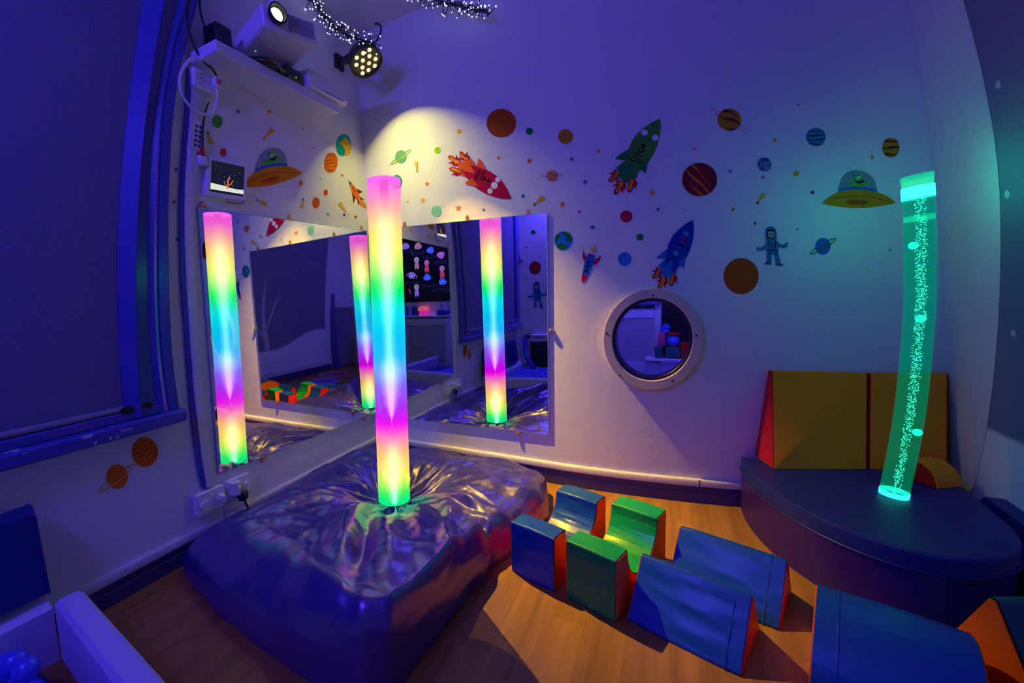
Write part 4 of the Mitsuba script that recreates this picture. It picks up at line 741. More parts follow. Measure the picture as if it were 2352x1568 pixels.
STICKERS = [
["star_sticker","small blue star sticker above the green disc sticker on the left wall","L",[["","blue","s",[-0.9386,1.9512,0.0144,0.0047,0.0012,0.0119]]]],
["star_sticker","orange star sticker high on the left wall under the white shelf","L",[["","star","s",[-0.755,2.0099,0.0194,0.0064,0.0015,0.0149]]]],
["disc_sticker","plain green disc sticker under the shelf on the left wall","L",[["","green","e",[-1.0526,1.8707,0.0262,0.0082,0.0028,0.0275]]]],
["comet_sticker","shooting star sticker with a gold tail falling under the green disc sticker","L",[["","teal","s",[-1.1046,1.8077,0.0111,0.0032,0.001,0.0099]],["tail","gold","p",[-1.1011,1.8038,-1.0897,1.7916,-1.0771,1.7739,-1.0843,1.7738,-1.0855,1.7666,-1.0912,1.7684,-1.0938,1.7614,-1.0986,1.7651,-1.1027,1.7603,-1.1028,1.7816,-1.1047,1.8017]]]],
["comet_sticker","gold shooting star sticker above the flying saucer with the grey dome","L",[["","gold","s",[-0.7982,1.87,0.0157,0.0044,0.0012,0.0123]],["tail","gold","p",[-0.7929,1.878,-0.7763,1.9038,-0.7517,1.937,-0.7506,1.9292,-0.7397,1.9359,-0.7415,1.9277,-0.7306,1.9326,-0.7355,1.9231,-0.7276,1.9239,-0.7597,1.9003,-0.7894,1.8763]]]],
["star_sticker","tiny orange star sticker high between the shelf and the orange striped planet","L",[["","star","s",[-0.531,1.9947,0.0115,0.0034,0.0008,0.0081]]]],
["disc_sticker","small red disc sticker just above the wall tablet","L",[["","red","e",[-1.0367,1.7434,0.0167,0.0043,0.0019,0.0183]]]],
["star_sticker","tiny orange star sticker left of the teal and yellow globe sticker","L",[["","star","s",[-0.4632,1.9149,0.0104,0.0027,0.0007,0.0072]]]],
["globe_sticker","teal globe sticker with a yellow landmass beside the room corner","L",[["","tealb","e",[-0.1927,2.0014,0.0691,0.0125,0.0209,0.07]],["landmass","gold","p",[-0.1903,2.0433,-0.1586,2.0483,-0.1322,2.0318,-0.1247,2.002,-0.1344,1.9675,-0.1619,1.9463,-0.1937,1.9408,-0.1809,1.9715,-0.1956,1.9873,-0.2129,1.9982,-0.2316,1.9932,-0.2323,2.0107,-0.2048,2.0198]]]],
["planet_sticker","orange striped oval planet sticker left of the room corner","L",[["","oranged","e",[-0.3182,1.8681,0.0584,0.0084,0.0181,0.0618]],["band","rust","p",[-0.3621,1.8174,-0.2897,1.828,-0.2882,1.8283,-0.2837,1.8326,-0.3058,1.8293,-0.3219,1.8291,-0.3648,1.8197]],["band","rust","p",[-0.373,1.8331,-0.3207,1.8414,-0.2876,1.8504,-0.2662,1.8572,-0.2626,1.8658,-0.2698,1.8646,-0.3038,1.85,-0.3204,1.8447,-0.3366,1.8416,-0.3681,1.8396,-0.3743,1.838]],["band","rust","p",[-0.3755,1.847,-0.3353,1.856,-0.2855,1.8718,-0.2593,1.8789,-0.2588,1.8821,-0.3015,1.8746,-0.3348,1.8608,-0.3511,1.8551,-0.367,1.8516,-0.3756,1.8508]],["band","rust","p",[-0.3736,1.864,-0.3003,1.8868,-0.2592,1.895,-0.26,1.8995,-0.2835,1.8935,-0.3325,1.8844,-0.3488,1.8788,-0.3725,1.8685]],["band","rust","p",[-0.3636,1.887,-0.3314,1.8967,-0.3151,1.9005,-0.2635,1.9089,-0.2663,1.9131,-0.2817,1.9124,-0.3148,1.9033,-0.3586,1.8947]],["band","rust","p",[-0.345,1.9091,-0.2975,1.917,-0.2747,1.9215,-0.2787,1.9238,-0.297,1.9216,-0.3132,1.9209,-0.3398,1.9133]]]],
["star_sticker","pink star sticker just above the small orange rocket","L",[["","pink","s",[-0.2243,1.8161,0.0204,0.0043,0.0012,0.0131]]]],
["star_sticker","pale aqua star sticker right of the flying saucer tip","L",[["","aqua","s",[-0.4198,1.7567,0.0162,0.0033,0.0011,0.011]]]],
["star_sticker","orange star sticker right under the flying saucer tip on the left wall","L",[["","star","s",[-0.5704,1.7018,0.0259,0.0051,0.002,0.021]]]],
["disc_sticker","small rust coloured disc sticker above a larger one on the left wall","L",[["","rustr","e",[-0.3799,1.6866,0.0185,0.0033,0.0017,0.0175]]]],
["disc_sticker","larger rust coloured disc sticker above the left mirror","L",[["","rustr","e",[-0.4665,1.615,0.0305,0.0049,0.0029,0.0304]]]],
["comet_sticker","shooting star sticker with pale blue star right of the tablet","L",[["","lightblue","s",[-0.8728,1.5635,0.0125,0.0021,0.001,0.0101]],["tail","gold","p",[-0.8654,1.5632,-0.8415,1.5624,-0.8109,1.5591,-0.8194,1.555,-0.8143,1.55,-0.8226,1.5479,-0.8195,1.5422,-0.8285,1.5416,-0.8291,1.5364,-0.848,1.5491,-0.8678,1.56]]]],
["comet_sticker","short upright shooting star sticker above the middle of the left mirror","L",[["","steel","s",[-0.5646,1.6167,0.0127,0.0021,0.0009,0.0091]],["tail","gold","p",[-0.5646,1.6111,-0.5641,1.5934,-0.5664,1.57,-0.5721,1.5738,-0.5779,1.5677,-0.5811,1.5724,-0.5879,1.5673,-0.5891,1.5733,-0.5955,1.571,-0.5812,1.5909,-0.5688,1.611]]]],
["comet_sticker","shooting star sticker with long curved gold tail near the mirror corner","L",[["","cream","s",[-0.1984,1.5934,0.0247,0.0034,0.0015,0.0157]],["tail","gold","p",[-0.2086,1.5985,-0.2409,1.6143,-0.2791,1.6363,-0.2665,1.6367,-0.2707,1.6457,-0.2591,1.6437,-0.2606,1.6526,-0.2486,1.6481,-0.2455,1.6544,-0.226,1.6274,-0.2038,1.6013]]]],
["star_sticker","small green star sticker above the left mirror near the corner","L",[["","green","s",[-0.3731,1.5654,0.0168,0.0023,0.0011,0.0113]]]],
["star_sticker","dark navy star sticker beside the long gold shooting star","L",[["","navy","s",[-0.2282,1.5815,0.0165,0.0023,0.001,0.0106]]]],
["star_sticker","red star sticker at the left mirror corner behind the light tube","L",[["","red","s",[-0.1164,1.5832,0.0199,0.0026,0.0011,0.0123]]]],
["star_sticker","dark blue star sticker between the window frame and the cable trunking, topmost of three","L",[["","steel","s",[-1.261,1.6191,0.011,0.0024,0.0011,0.0105]]]],
["disc_sticker","tiny yellow disc sticker on the white cable trunking","L",[["","gold","e",[-1.2413,1.5655,0.0065,0.0013,0.0008,0.008]]]],
["star_sticker","red star sticker beside the window frame left of the mirror","L",[["","red","s",[-1.2846,1.487,0.0108,0.0017,0.0011,0.0105]]]],
["star_sticker","blue star sticker beside the window frame level with the mirror top","L",[["","blue","s",[-1.2867,1.3379,0.0109,0.001,0.0011,0.0106]]]],
["planet_sticker","orange striped planet sticker below the window, upper of two","L",[["","oranged","e",[-1.4982,0.513,0.0462,-0.016,0.006,0.0571]],["band","rust","p",[-1.4774,0.4571,-1.463,0.4674,-1.4616,0.4694,-1.4774,0.4573,-1.4843,0.4544]],["band","rust","p",[-1.5031,0.4666,-1.4894,0.4714,-1.4748,0.482,-1.4604,0.4891,-1.4527,0.4891,-1.4512,0.5006,-1.4596,0.4973,-1.489,0.4747,-1.5029,0.4683,-1.5116,0.4672]],["band","rust","p",[-1.5145,0.4829,-1.5011,0.4859,-1.4868,0.4959,-1.4724,0.5047,-1.4587,0.5061,-1.451,0.506,-1.4523,0.5177,-1.4574,0.518,-1.4715,0.5132,-1.5004,0.4921,-1.5142,0.4856,-1.525,0.4836]],["band","rust","p",[-1.5383,0.4995,-1.5256,0.4992,-1.5126,0.5006,-1.4843,0.5195,-1.4705,0.5227,-1.457,0.5221,-1.4535,0.5233,-1.4558,0.5304,-1.4696,0.5318,-1.4834,0.5278,-1.5117,0.5089,-1.5252,0.503,-1.5401,0.4997,-1.5398,0.4988]],["band","rust","p",[-1.543,0.5149,-1.5239,0.5156,-1.5102,0.523,-1.496,0.5337,-1.4823,0.5388,-1.4689,0.5383,-1.4601,0.5403,-1.4615,0.5431,-1.4816,0.5447,-1.4953,0.5411,-1.523,0.5246,-1.5362,0.5197,-1.543,0.5184]],["band","rust","p",[-1.535,0.5309,-1.5217,0.5365,-1.5077,0.5474,-1.4939,0.5544,-1.4806,0.5546,-1.4711,0.5557,-1.4721,0.5569,-1.4936,0.5573,-1.507,0.5536,-1.5342,0.539,-1.5412,0.5371,-1.5424,0.5311]],["band","rust","p",[-1.533,0.5501,-1.5192,0.5605,-1.5054,0.5693,-1.4955,0.5704,-1.5053,0.5701,-1.5186,0.5657,-1.5294,0.5598,-1.5329,0.5558,-1.537,0.549]]]],
["planet_sticker","orange ringed planet sticker below the window, lower of two","L",[["","oranged","e",[-1.6012,0.4559,0.0338,-0.0135,0.0048,0.0447]],["ring","gold","p",[-1.6414,0.449,-1.6498,0.4435,-1.6567,0.4383,-1.662,0.4335,-1.6657,0.4292,-1.6674,0.4256,-1.6673,0.4228,-1.6654,0.4207,-1.6616,0.4196,-1.6561,0.4194,-1.649,0.4201,-1.6405,0.4218,-1.6308,0.4243,-1.6202,0.4277,-1.609,0.4319,-1.5975,0.4367,-1.5861,0.442,-1.575,0.4476,-1.5648,0.4534,-1.5556,0.4592,-1.5479,0.4648,-1.542,0.47,-1.5379,0.4746,-1.5359,0.4785,-1.536,0.4816,-1.5383,0.4837,-1.5426,0.4847,-1.5488,0.4847,-1.5566,0.4837,-1.5659,0.4817,-1.5741,0.4793,-1.574,0.4792,-1.5721,0.475,-1.5666,0.4769,-1.5581,0.4793,-1.5509,0.4808,-1.5454,0.4814,-1.5416,0.4811,-1.5398,0.4799,-1.54,0.4777,-1.5423,0.4747,-1.5464,0.471,-1.5523,0.4667,-1.5598,0.4619,-1.5686,0.4568,-1.5783,0.4516,-1.5888,0.4465,-1.5996,0.4415,-1.6105,0.4369,-1.621,0.4328,-1.6309,0.4293,-1.6398,0.4264,-1.6477,0.4243,-1.6542,0.4231,-1.6591,0.4226,-1.6624,0.423,-1.664,0.4243,-1.6638,0.4263,-1.6618,0.4291,-1.6581,0.4325,-1.6528,0.4365,-1.646,0.4409,-1.6379,0.4457,-1.633,0.4484,-1.6336,0.4509,-1.634,0.4534]]]],
["flying_saucer_sticker","orange flying saucer sticker with green alien beside the wall tablet","L",[["saucer","saucer","p",[-0.9583,1.6141,-0.932,1.6422,-0.9005,1.6695,-0.8743,1.6903,-0.8296,1.7176,-0.7733,1.7405,-0.7153,1.76,-0.6622,1.7689,-0.6161,1.7712,-0.5802,1.7649,-0.5574,1.7561,-0.5796,1.741,-0.6458,1.708,-0.729,1.6696,-0.806,1.6421,-0.8778,1.622,-0.9285,1.6122,-0.9592,1.6084]],["dome","domegrey","p",[-0.8723,1.7038,-0.8611,1.7336,-0.8466,1.7632,-0.8254,1.791,-0.8013,1.8138,-0.7684,1.8331,-0.7399,1.8424,-0.7063,1.8445,-0.681,1.8361,-0.6664,1.818,-0.6623,1.7938,-0.6617,1.7785,-0.7232,1.7696,-0.7715,1.7528,-0.8186,1.7331]],["alien","aliengreen","p",[-0.7904,1.7455,-0.7843,1.7864,-0.7743,1.8052,-0.7581,1.8175,-0.7429,1.822,-0.7347,1.8162,-0.7332,1.8018,-0.7302,1.7846,-0.7288,1.7692,-0.7617,1.7577],2],["alien_arm","aliengreen","p",[-0.7879,1.7621,-0.7963,1.7654,-0.7987,1.7726,-0.8146,1.7598,-0.8164,1.7477,-0.8079,1.7461,-0.7893,1.7534],2],["alien_arm","aliengreen","p",[-0.7311,1.7909,-0.7224,1.7994,-0.7158,1.8062,-0.7045,1.8064,-0.7084,1.7931,-0.7189,1.7856,-0.7295,1.7832],2],["horn","tealb","p",[-0.7825,1.7921,-0.7902,1.7939,-0.7844,1.8036,-0.7892,1.8122,-0.773,1.8139,-0.7661,1.8126,-0.7768,1.8009],2],["rim","blue","p",[-0.8758,1.6913,-0.8703,1.7062,-0.8183,1.7348,-0.7712,1.7546,-0.7229,1.7714,-0.6625,1.78,-0.6622,1.7689,-0.7153,1.76,-0.7733,1.7405,-0.8296,1.7176],2],["lips","tealb","p",[-0.7818,1.7792,-0.763,1.785,-0.7292,1.8034,-0.7314,1.7891,-0.7581,1.7695,-0.7782,1.7675],3],["mouth","black","p",[-0.7775,1.7785,-0.7638,1.7797,-0.7476,1.7911,-0.7327,1.7986,-0.738,1.7882,-0.7594,1.7732,-0.7739,1.7725],4],["eye","white","p",[-0.7553,1.8005,-0.7563,1.7973,-0.7584,1.7941,-0.7611,1.7914,-0.7641,1.7897,-0.767,1.7891,-0.7692,1.7898,-0.7705,1.7916,-0.7706,1.7944,-0.7696,1.7975,-0.7676,1.8007,-0.7648,1.8034,-0.7618,1.8051,-0.759,1.8057,-0.7567,1.8051,-0.7554,1.8032],3],["pupil","black","p",[-0.7598,1.7978,-0.7602,1.7965,-0.761,1.7953,-0.7621,1.7942,-0.7632,1.7935,-0.7643,1.7933,-0.7651,1.7936,-0.7656,1.7944,-0.7656,1.7955,-0.7652,1.7968,-0.7644,1.7981,-0.7634,1.7992,-0.7622,1.7998,-0.7612,1.8,-0.7603,1.7997,-0.7599,1.799],4],["eye","white","p",[-0.7448,1.8096,-0.7454,1.8078,-0.7466,1.8059,-0.7481,1.8043,-0.7498,1.8033,-0.7513,1.803,-0.7526,1.8035,-0.7533,1.8046,-0.7533,1.8062,-0.7527,1.8081,-0.7516,1.81,-0.7501,1.8115,-0.7484,1.8125,-0.7468,1.8128,-0.7456,1.8124,-0.7449,1.8113],3],["hatch","rust","p",[-0.7188,1.6995,-0.7245,1.6929,-0.7393,1.6838,-0.7605,1.6738,-0.7848,1.6643,-0.8084,1.6569,-0.8278,1.6526,-0.8403,1.6518,-0.8441,1.6548,-0.8389,1.661,-0.8252,1.6696,-0.805,1.6794,-0.7811,1.6888,-0.7571,1.6966,-0.7366,1.7015,-0.7231,1.7025],2],["seam","brown","p",[-0.9425,1.6252,-0.889,1.6587,-0.797,1.702,-0.7202,1.7278,-0.6406,1.7421,-0.5783,1.7495,-0.641,1.7394,-0.7206,1.7249,-0.7974,1.6993,-0.8894,1.656],2]]],
["rocket_sticker","small orange rocket sticker with dark red fins behind the light tube","L",[["body","oranged","p",[-0.1369,1.7866,-0.0952,1.762,-0.063,1.7199,-0.0778,1.6915,-0.1011,1.6987,-0.1387,1.7358,-0.1586,1.7698]],["nose","steel","p",[-0.1663,1.7969,-0.1369,1.7866,-0.1586,1.7698]],["fin","maroon","p",[-0.1011,1.7627,-0.0292,1.7537,-0.0707,1.7352]],["fin","maroon","p",[-0.1389,1.734,-0.1098,1.7009,-0.131,1.6628]],["fin","maroon","p",[-0.0632,1.718,-0.0148,1.7075,-0.0527,1.6994]],["fin","maroon","p",[-0.0895,1.6951,-0.0696,1.6818,-0.0782,1.6545]],["flame","flame","p",[-0.0745,1.6939,-0.0612,1.7073,-0.0107,1.6837,0.0148,1.6496,-0.0441,1.6597,-0.07,1.678]],["window","maroon","p",[-0.1331,1.7657,-0.1214,1.7661,-0.1194,1.7556,-0.1313,1.7534],2],["window","maroon","p",[-0.1199,1.7501,-0.1083,1.7486,-0.1033,1.7386,-0.1153,1.7364],2]]],
["planet_sticker","grey green planet sticker with lime ring in the yellow beam","B",[["","greygreen","e",[0.2887,1.9252,0.0412,-0.0078,0.0022,0.0384]],["ring","lime","p",[0.2415,1.9201,0.2309,1.9146,0.2221,1.9093,0.2153,1.9045,0.2107,1.9003,0.2086,1.8968,0.2089,1.8942,0.2117,1.8926,0.2168,1.8919,0.2242,1.8922,0.2335,1.8935,0.2444,1.8958,0.2567,1.8989,0.2699,1.9028,0.2836,1.9074,0.2973,1.9124,0.3108,1.9178,0.3235,1.9233,0.3351,1.9289,0.3452,1.9343,0.3536,1.9394,0.36,1.944,0.3643,1.948,0.3663,1.9514,0.366,1.9539,0.3634,1.9555,0.3585,1.9562,0.3516,1.956,0.3427,1.9548,0.3322,1.9527,0.3203,1.9498,0.3171,1.9489,0.3187,1.9473,0.3215,1.9436,0.3312,1.9465,0.3404,1.9491,0.3481,1.9509,0.3539,1.9519,0.3578,1.9521,0.3596,1.9514,0.3593,1.95,0.3568,1.9478,0.3523,1.9449,0.3459,1.9413,0.3378,1.9373,0.3281,1.9329,0.3172,1.9281,0.3054,1.9233,0.293,1.9185,0.2805,1.9138,0.2681,1.9094,0.2563,1.9055,0.2454,1.9021,0.2358,1.8995,0.2278,1.8975,0.2217,1.8964,0.2176,1.8962,0.2157,1.8968,0.2161,1.8983,0.2187,1.9006,0.2234,1.9037,0.2302,1.9073,0.2387,1.9115,0.2487,1.9161,0.25,1.9166,0.2497,1.9172,0.248,1.9232]]]],
["comet_sticker","small gold shooting star sticker in the yellow beam by the tube top","B",[["","lime","s",[0.3993,1.8203,0.0135,-0.0023,0.0006,0.0112]],["tail","gold","p",[0.397,1.8273,0.3896,1.8497,0.3828,1.8788,0.3902,1.8732,0.3939,1.8799,0.3991,1.8736,0.4042,1.879,0.408,1.8712,0.4138,1.8731,0.4066,1.8501,0.4015,1.8267]]]],
["disc_sticker","lime disc sticker left of the red rocket flames","B",[["","lime","e",[0.5443,1.9126,0.0207,-0.0041,0.0008,0.0183]]]],
["globe_sticker","green and blue globe sticker half behind the light tube top","B",[["","tealb","e",[0.2481,1.7807,0.042,-0.0068,0.0024,0.0418]],["band","green","p",[0.2231,1.7558,0.2459,1.743,0.2564,1.7394,0.2693,1.7432,0.2746,1.7466,0.2811,1.7532,0.2694,1.7476,0.2577,1.7458,0.2463,1.7502,0.2352,1.7601,0.2237,1.7656,0.2109,1.7665,0.216,1.7577]],["band","green","p",[0.207,1.7808,0.2241,1.7712,0.2356,1.768,0.2474,1.7688,0.2709,1.7741,0.2824,1.7728,0.2883,1.7701,0.2888,1.7744,0.2716,1.7853,0.2602,1.7884,0.2481,1.7808,0.2361,1.7755,0.2243,1.776,0.213,1.783,0.2069,1.7889]],["band","green","p",[0.2138,1.7972,0.2494,1.8033,0.2609,1.8012,0.2876,1.7868,0.2826,1.799,0.2725,1.801,0.2498,1.8101,0.2383,1.8131,0.2267,1.8147,0.2157,1.8098,0.209,1.7982]]]],
["star_sticker","orange star sticker in the yellow beam below the red rocket","B",[["","star","s",[0.4652,1.7354,0.0194,-0.0031,0.0008,0.0164]]]],
["star_sticker","tiny orange star sticker in the beam next to the tube","B",[["","star","s",[0.3236,1.6508,0.0101,-0.0014,0.0005,0.0083]]]],
["disc_sticker","small yellow disc sticker in the yellow beam below the red rocket","B",[["","gold","e",[0.4322,1.6433,0.0146,-0.0021,0.0006,0.0128]]]],
["planet_sticker","mint planet sticker with swirls above the right mirror","B",[["","mint","e",[0.5202,1.5673,0.0339,-0.0044,0.0015,0.0329]],["band","mintd","p",[0.4916,1.5533,0.5101,1.5507,0.5283,1.5381,0.5329,1.5364,0.5283,1.5386,0.5101,1.5512,0.5008,1.5547,0.4898,1.5571]],["band","mintd","p",[0.5196,1.5532,0.5289,1.5509,0.5382,1.5502,0.5468,1.5461,0.5487,1.5486,0.5382,1.5514,0.5289,1.552,0.5197,1.5542,0.5123,1.5583]],["band","mintd","p",[0.4964,1.5783,0.5109,1.5686,0.5295,1.5659,0.5386,1.5604,0.5476,1.5534,0.5505,1.5522,0.5509,1.5531,0.5512,1.5538,0.5388,1.5635,0.5296,1.5681,0.511,1.5713,0.5018,1.5749]],["band","mintd","p",[0.5022,1.5845,0.5116,1.5837,0.5209,1.5814,0.539,1.5684,0.5421,1.5675,0.5209,1.5825,0.5117,1.5861,0.4948,1.5902,0.4934,1.5886]]]],
["star_sticker","bright orange star sticker above the mirror clip of the right mirror","B",[["","star","s",[0.6672,1.5667,0.0223,-0.003,0.0007,0.0197]]]],
["star_sticker","small blue star sticker above the middle of the right mirror","B",[["","steel","s",[0.8236,1.535,0.0105,-0.0014,0.0003,0.0096]]]],
["disc_sticker","small yellow disc sticker left of the big brown planet","B",[["","gold","e",[0.6883,1.9889,0.0136,-0.0029,0.0005,0.0122]]]],
["planet_sticker","big plain brown orange planet sticker above the red rocket","B",[["","brownorange","e",[0.9374,1.9773,0.0835,-0.0187,0.0018,0.0739]]]],
["disc_sticker","dark green disc sticker right of the big brown planet","B",[["","greend","e",[1.0913,1.9024,0.0192,-0.0041,0.0003,0.0179]]]],
["planet_sticker","ochre planet sticker right of the dark green disc","B",[["","ochre","e",[1.2751,1.8376,0.0366,-0.0075,0.0002,0.0354]]]],
["star_sticker","small brown orange star sticker above the red rocket nose","B",[["","star","s",[0.9182,1.8016,0.0137,-0.0026,0.0003,0.0126]]]],
["star_sticker","brown orange star sticker right of the red rocket","B",[["","star","s",[1.0879,1.7542,0.0191,-0.0035,0.0003,0.0182]]]],
["disc_sticker","tiny teal disc sticker below the ochre planet","B",[["","tealb","e",[1.3041,1.7216,0.0089,-0.0016,0.0,0.0089]]]],
["planet_sticker","tan striped planet sticker with thin pink ring left of the green rocket","B",[["","tan","e",[1.207,1.6561,0.0297,-0.005,0.0003,0.0288]],["band","rust","p",[1.1835,1.643,1.2068,1.6371,1.2292,1.6347,1.2331,1.6402,1.215,1.6387,1.2068,1.6395,1.1986,1.6419,1.1904,1.6455,1.1809,1.6476]],["band","rust","p",[1.1781,1.6567,1.1987,1.6533,1.2232,1.6517,1.2357,1.6501,1.2358,1.6523,1.2152,1.6578,1.207,1.6581,1.1905,1.6569,1.1778,1.6597]],["band","rust","p",[1.18,1.6713,1.2071,1.6692,1.2332,1.6635,1.2308,1.6681,1.2153,1.67,1.1907,1.6766,1.1831,1.676]],["ring","pink","p",[1.1766,1.669,1.1683,1.6693,1.1611,1.6693,1.1553,1.6689,1.1511,1.6683,1.1484,1.6673,1.1476,1.6661,1.1485,1.6646,1.1512,1.663,1.1555,1.6612,1.1614,1.6593,1.1686,1.6574,1.1769,1.6556,1.1861,1.6539,1.1958,1.6522,1.2058,1.6508,1.2157,1.6497,1.2252,1.6488,1.2342,1.6482,1.2422,1.648,1.2491,1.648,1.2546,1.6484,1.2587,1.6491,1.2612,1.6501,1.262,1.6513,1.2611,1.6527,1.2585,1.6543,1.2544,1.656,1.2488,1.6578,1.2418,1.6596,1.2348,1.6612,1.2351,1.6605,1.2353,1.6594,1.2406,1.6583,1.2473,1.6567,1.2527,1.6552,1.2567,1.6539,1.2592,1.6526,1.26,1.6515,1.2592,1.6506,1.2568,1.65,1.2529,1.6496,1.2475,1.6495,1.2409,1.6496,1.2331,1.6501,1.2245,1.6507,1.2153,1.6517,1.2057,1.6528,1.1961,1.6542,1.1867,1.6556,1.1779,1.6572,1.1699,1.6588,1.1629,1.6604,1.1573,1.662,1.1531,1.6634,1.1505,1.6647,1.1496,1.6658,1.1505,1.6667,1.153,1.6674,1.1571,1.6677,1.1627,1.6678,1.1696,1.6676,1.1776,1.6671,1.1778,1.6671,1.178,1.6679,1.1783,1.6688]]]],
["star_sticker","blue star sticker left of the green rocket flames","B",[["","blue","s",[1.3683,1.6011,0.0144,-0.0022,0.0,0.0148]]]],
["disc_sticker","tiny teal disc sticker right of the red rocket nose","B",[["","tealb","e",[1.0514,1.5769,0.0095,-0.0014,0.0002,0.0095]]]],
["comet_sticker","shooting star sticker with green star above the right mirror corner","B",[["","green","s",[1.1121,1.5241,0.0128,-0.0018,0.0002,0.0123]],["tail","gold","p",[1.1169,1.5297,1.1318,1.5474,1.1529,1.5681,1.1531,1.5598,1.1617,1.5608,1.1597,1.5536,1.168,1.5529,1.1637,1.546,1.1695,1.5428,1.144,1.5354,1.1195,1.5261]]]],
["star_sticker","brown orange star sticker above the blue and green globe","B",[["","star","s",[1.2567,1.5054,0.0174,-0.0024,0.0001,0.0175]]]],
["star_sticker","small crimson star sticker upper right of the blue and green globe","B",[["","redp","s",[1.3408,1.4587,0.0101,-0.0012,0.0,0.0104]]]],
["star_sticker","blue star sticker above the small red and blue rocket","B",[["","blue","s",[1.4029,1.3751,0.0154,-0.0016,0.0,0.0161]]]],
["globe_sticker","blue globe sticker with green land right of the mirror","B",[["","skyblue","e",[1.2606,1.3229,0.0461,-0.0044,0.0003,0.0467]],["landmass","greend","p",[1.2539,1.3679,1.2802,1.3641,1.2956,1.3527,1.3047,1.3302,1.3002,1.3168,1.2896,1.3099,1.2819,1.3146,1.2751,1.3271,1.2743,1.3411,1.2645,1.348,1.2547,1.349]],["landmass","greend","p",[1.2231,1.3512,1.239,1.3566,1.2439,1.3491,1.2408,1.3345,1.2248,1.3261,1.2207,1.3144,1.2148,1.319,1.2149,1.335]],["landmass","greend","p",[1.2297,1.3116,1.2505,1.3096,1.2642,1.2984,1.2798,1.295,1.2758,1.2775,1.2581,1.275,1.2403,1.2786,1.2275,1.2897]]]],
["rocket_sticker","small blue rocket sticker with red fins pointing down beside the globe","B",[["body","blue","p",[1.3823,1.245,1.4145,1.2308,1.4044,1.1887,1.384,1.1351,1.3539,1.1467,1.3663,1.2051,1.3757,1.2298]],["collar","redp","p",[1.3841,1.2477,1.4155,1.2342,1.4136,1.2285,1.3819,1.2421],2],["nose","redp","p",[1.3539,1.1477,1.3821,1.1352,1.3708,1.1141,1.3528,1.0981,1.3497,1.1231]],["fin","redp","p",[1.3609,1.2741,1.3627,1.2504,1.3748,1.2289,1.3663,1.2051,1.356,1.2215,1.3542,1.2374]],["fin","redp","p",[1.4455,1.2351,1.4337,1.2022,1.4191,1.1896,1.4054,1.1876,1.4118,1.2135,1.4301,1.2218]],["flame","gold","p",[1.3999,1.2843,1.398,1.2631,1.3915,1.2501,1.3916,1.2695]],["flame","gold","p",[1.4182,1.3,1.4164,1.2693,1.4017,1.2453,1.4017,1.2628,1.4136,1.2869]],["flame","gold","p",[1.4246,1.2744,1.4219,1.2573,1.4118,1.2397,1.4145,1.2579]],["window","navy","e",[1.3859,1.2021,0.0078,-0.0006,0.0,0.0082],2],["window","navy","e",[1.3794,1.1816,0.0086,-0.0006,0.0,0.009],2],["window","navy","e",[1.3728,1.1604,0.0075,-0.0005,0.0,0.0079],2]]],
["disc_sticker","tiny yellow disc sticker left of the green rocket","B",[["","gold","e",[1.4285,1.7386,0.008,-0.0014,-0.0,0.0082]]]],
["planet_sticker","ochre planet sticker with brown bands and a thin slanted ring","B",[["","ochre","e",[1.9644,1.7887,0.0446,-0.0069,-0.0013,0.0479]],["band","maroon","p",[1.9276,1.7692,1.9377,1.7657,1.9262,1.7721]],["band","maroon","p",[1.9441,1.7616,1.9657,1.744,1.9752,1.7411,1.9845,1.743,1.9905,1.7459,1.9943,1.7488,1.9899,1.75,1.9777,1.7494,1.9655,1.7503,1.9531,1.7557]],["band","maroon","p",[1.9272,1.8072,1.9397,1.7963,1.9523,1.7866,1.9646,1.7831,1.9768,1.7809,1.9892,1.773,2.0016,1.7618,2.0038,1.7606,2.0063,1.7671,1.9888,1.786,1.9764,1.7943,1.9642,1.7973,1.9519,1.7992,1.9395,1.8035,1.9227,1.8122,1.9219,1.8094]],["band","maroon","p",[1.939,1.8244,1.9513,1.8205,1.9636,1.8184,1.976,1.8108,1.9884,1.7995,2.0007,1.7922,2.0014,1.792,1.9883,1.8043,1.9758,1.8181,1.9633,1.8288,1.9509,1.8349,1.9476,1.8354,1.9412,1.8332,1.9339,1.8284]],["ring","rust","p",[1.9207,1.836,1.9109,1.8433,1.9028,1.849,1.8966,1.8529,1.8925,1.8547,1.8906,1.8545,1.891,1.8523,1.8936,1.8481,1.8985,1.842,1.9054,1.8343,1.9141,1.8252,1.9243,1.815,1.9358,1.804,1.9481,1.7925,1.961,1.781,1.9739,1.7697,1.9866,1.7591,1.9985,1.7493,2.0095,1.7408,2.0191,1.7337,2.027,1.7283,2.0331,1.7246,2.0371,1.7229,2.0389,1.7232,2.0385,1.7254,2.0359,1.7295,2.0312,1.7353,2.0244,1.7428,2.0159,1.7516,2.0058,1.7616,2.0051,1.7623,2.0045,1.7609,2.0144,1.7513,2.0228,1.7428,2.0296,1.7357,2.0343,1.7301,2.037,1.7263,2.0375,1.7244,2.0358,1.7244,2.032,1.7263,2.0262,1.73,2.0185,1.7355,2.0092,1.7426,1.9986,1.7512,1.9869,1.7608,1.9745,1.7713,1.9618,1.7824,1.9492,1.7937,1.9371,1.8049,1.9258,1.8156,1.9156,1.8255,1.907,1.8342,1.9001,1.8416,1.8952,1.8474,1.8925,1.8513,1.892,1.8533,1.8937,1.8532,1.8976,1.8512,1.9036,1.8472,1.9115,1.8415,1.9209,1.8341,1.9306,1.8263,1.9317,1.8273]]]],
["star_sticker","small orange star sticker between green rocket and dark red planet","B",[["","star","s",[1.8323,1.6847,0.0085,-0.0013,-0.0002,0.0096]]]],
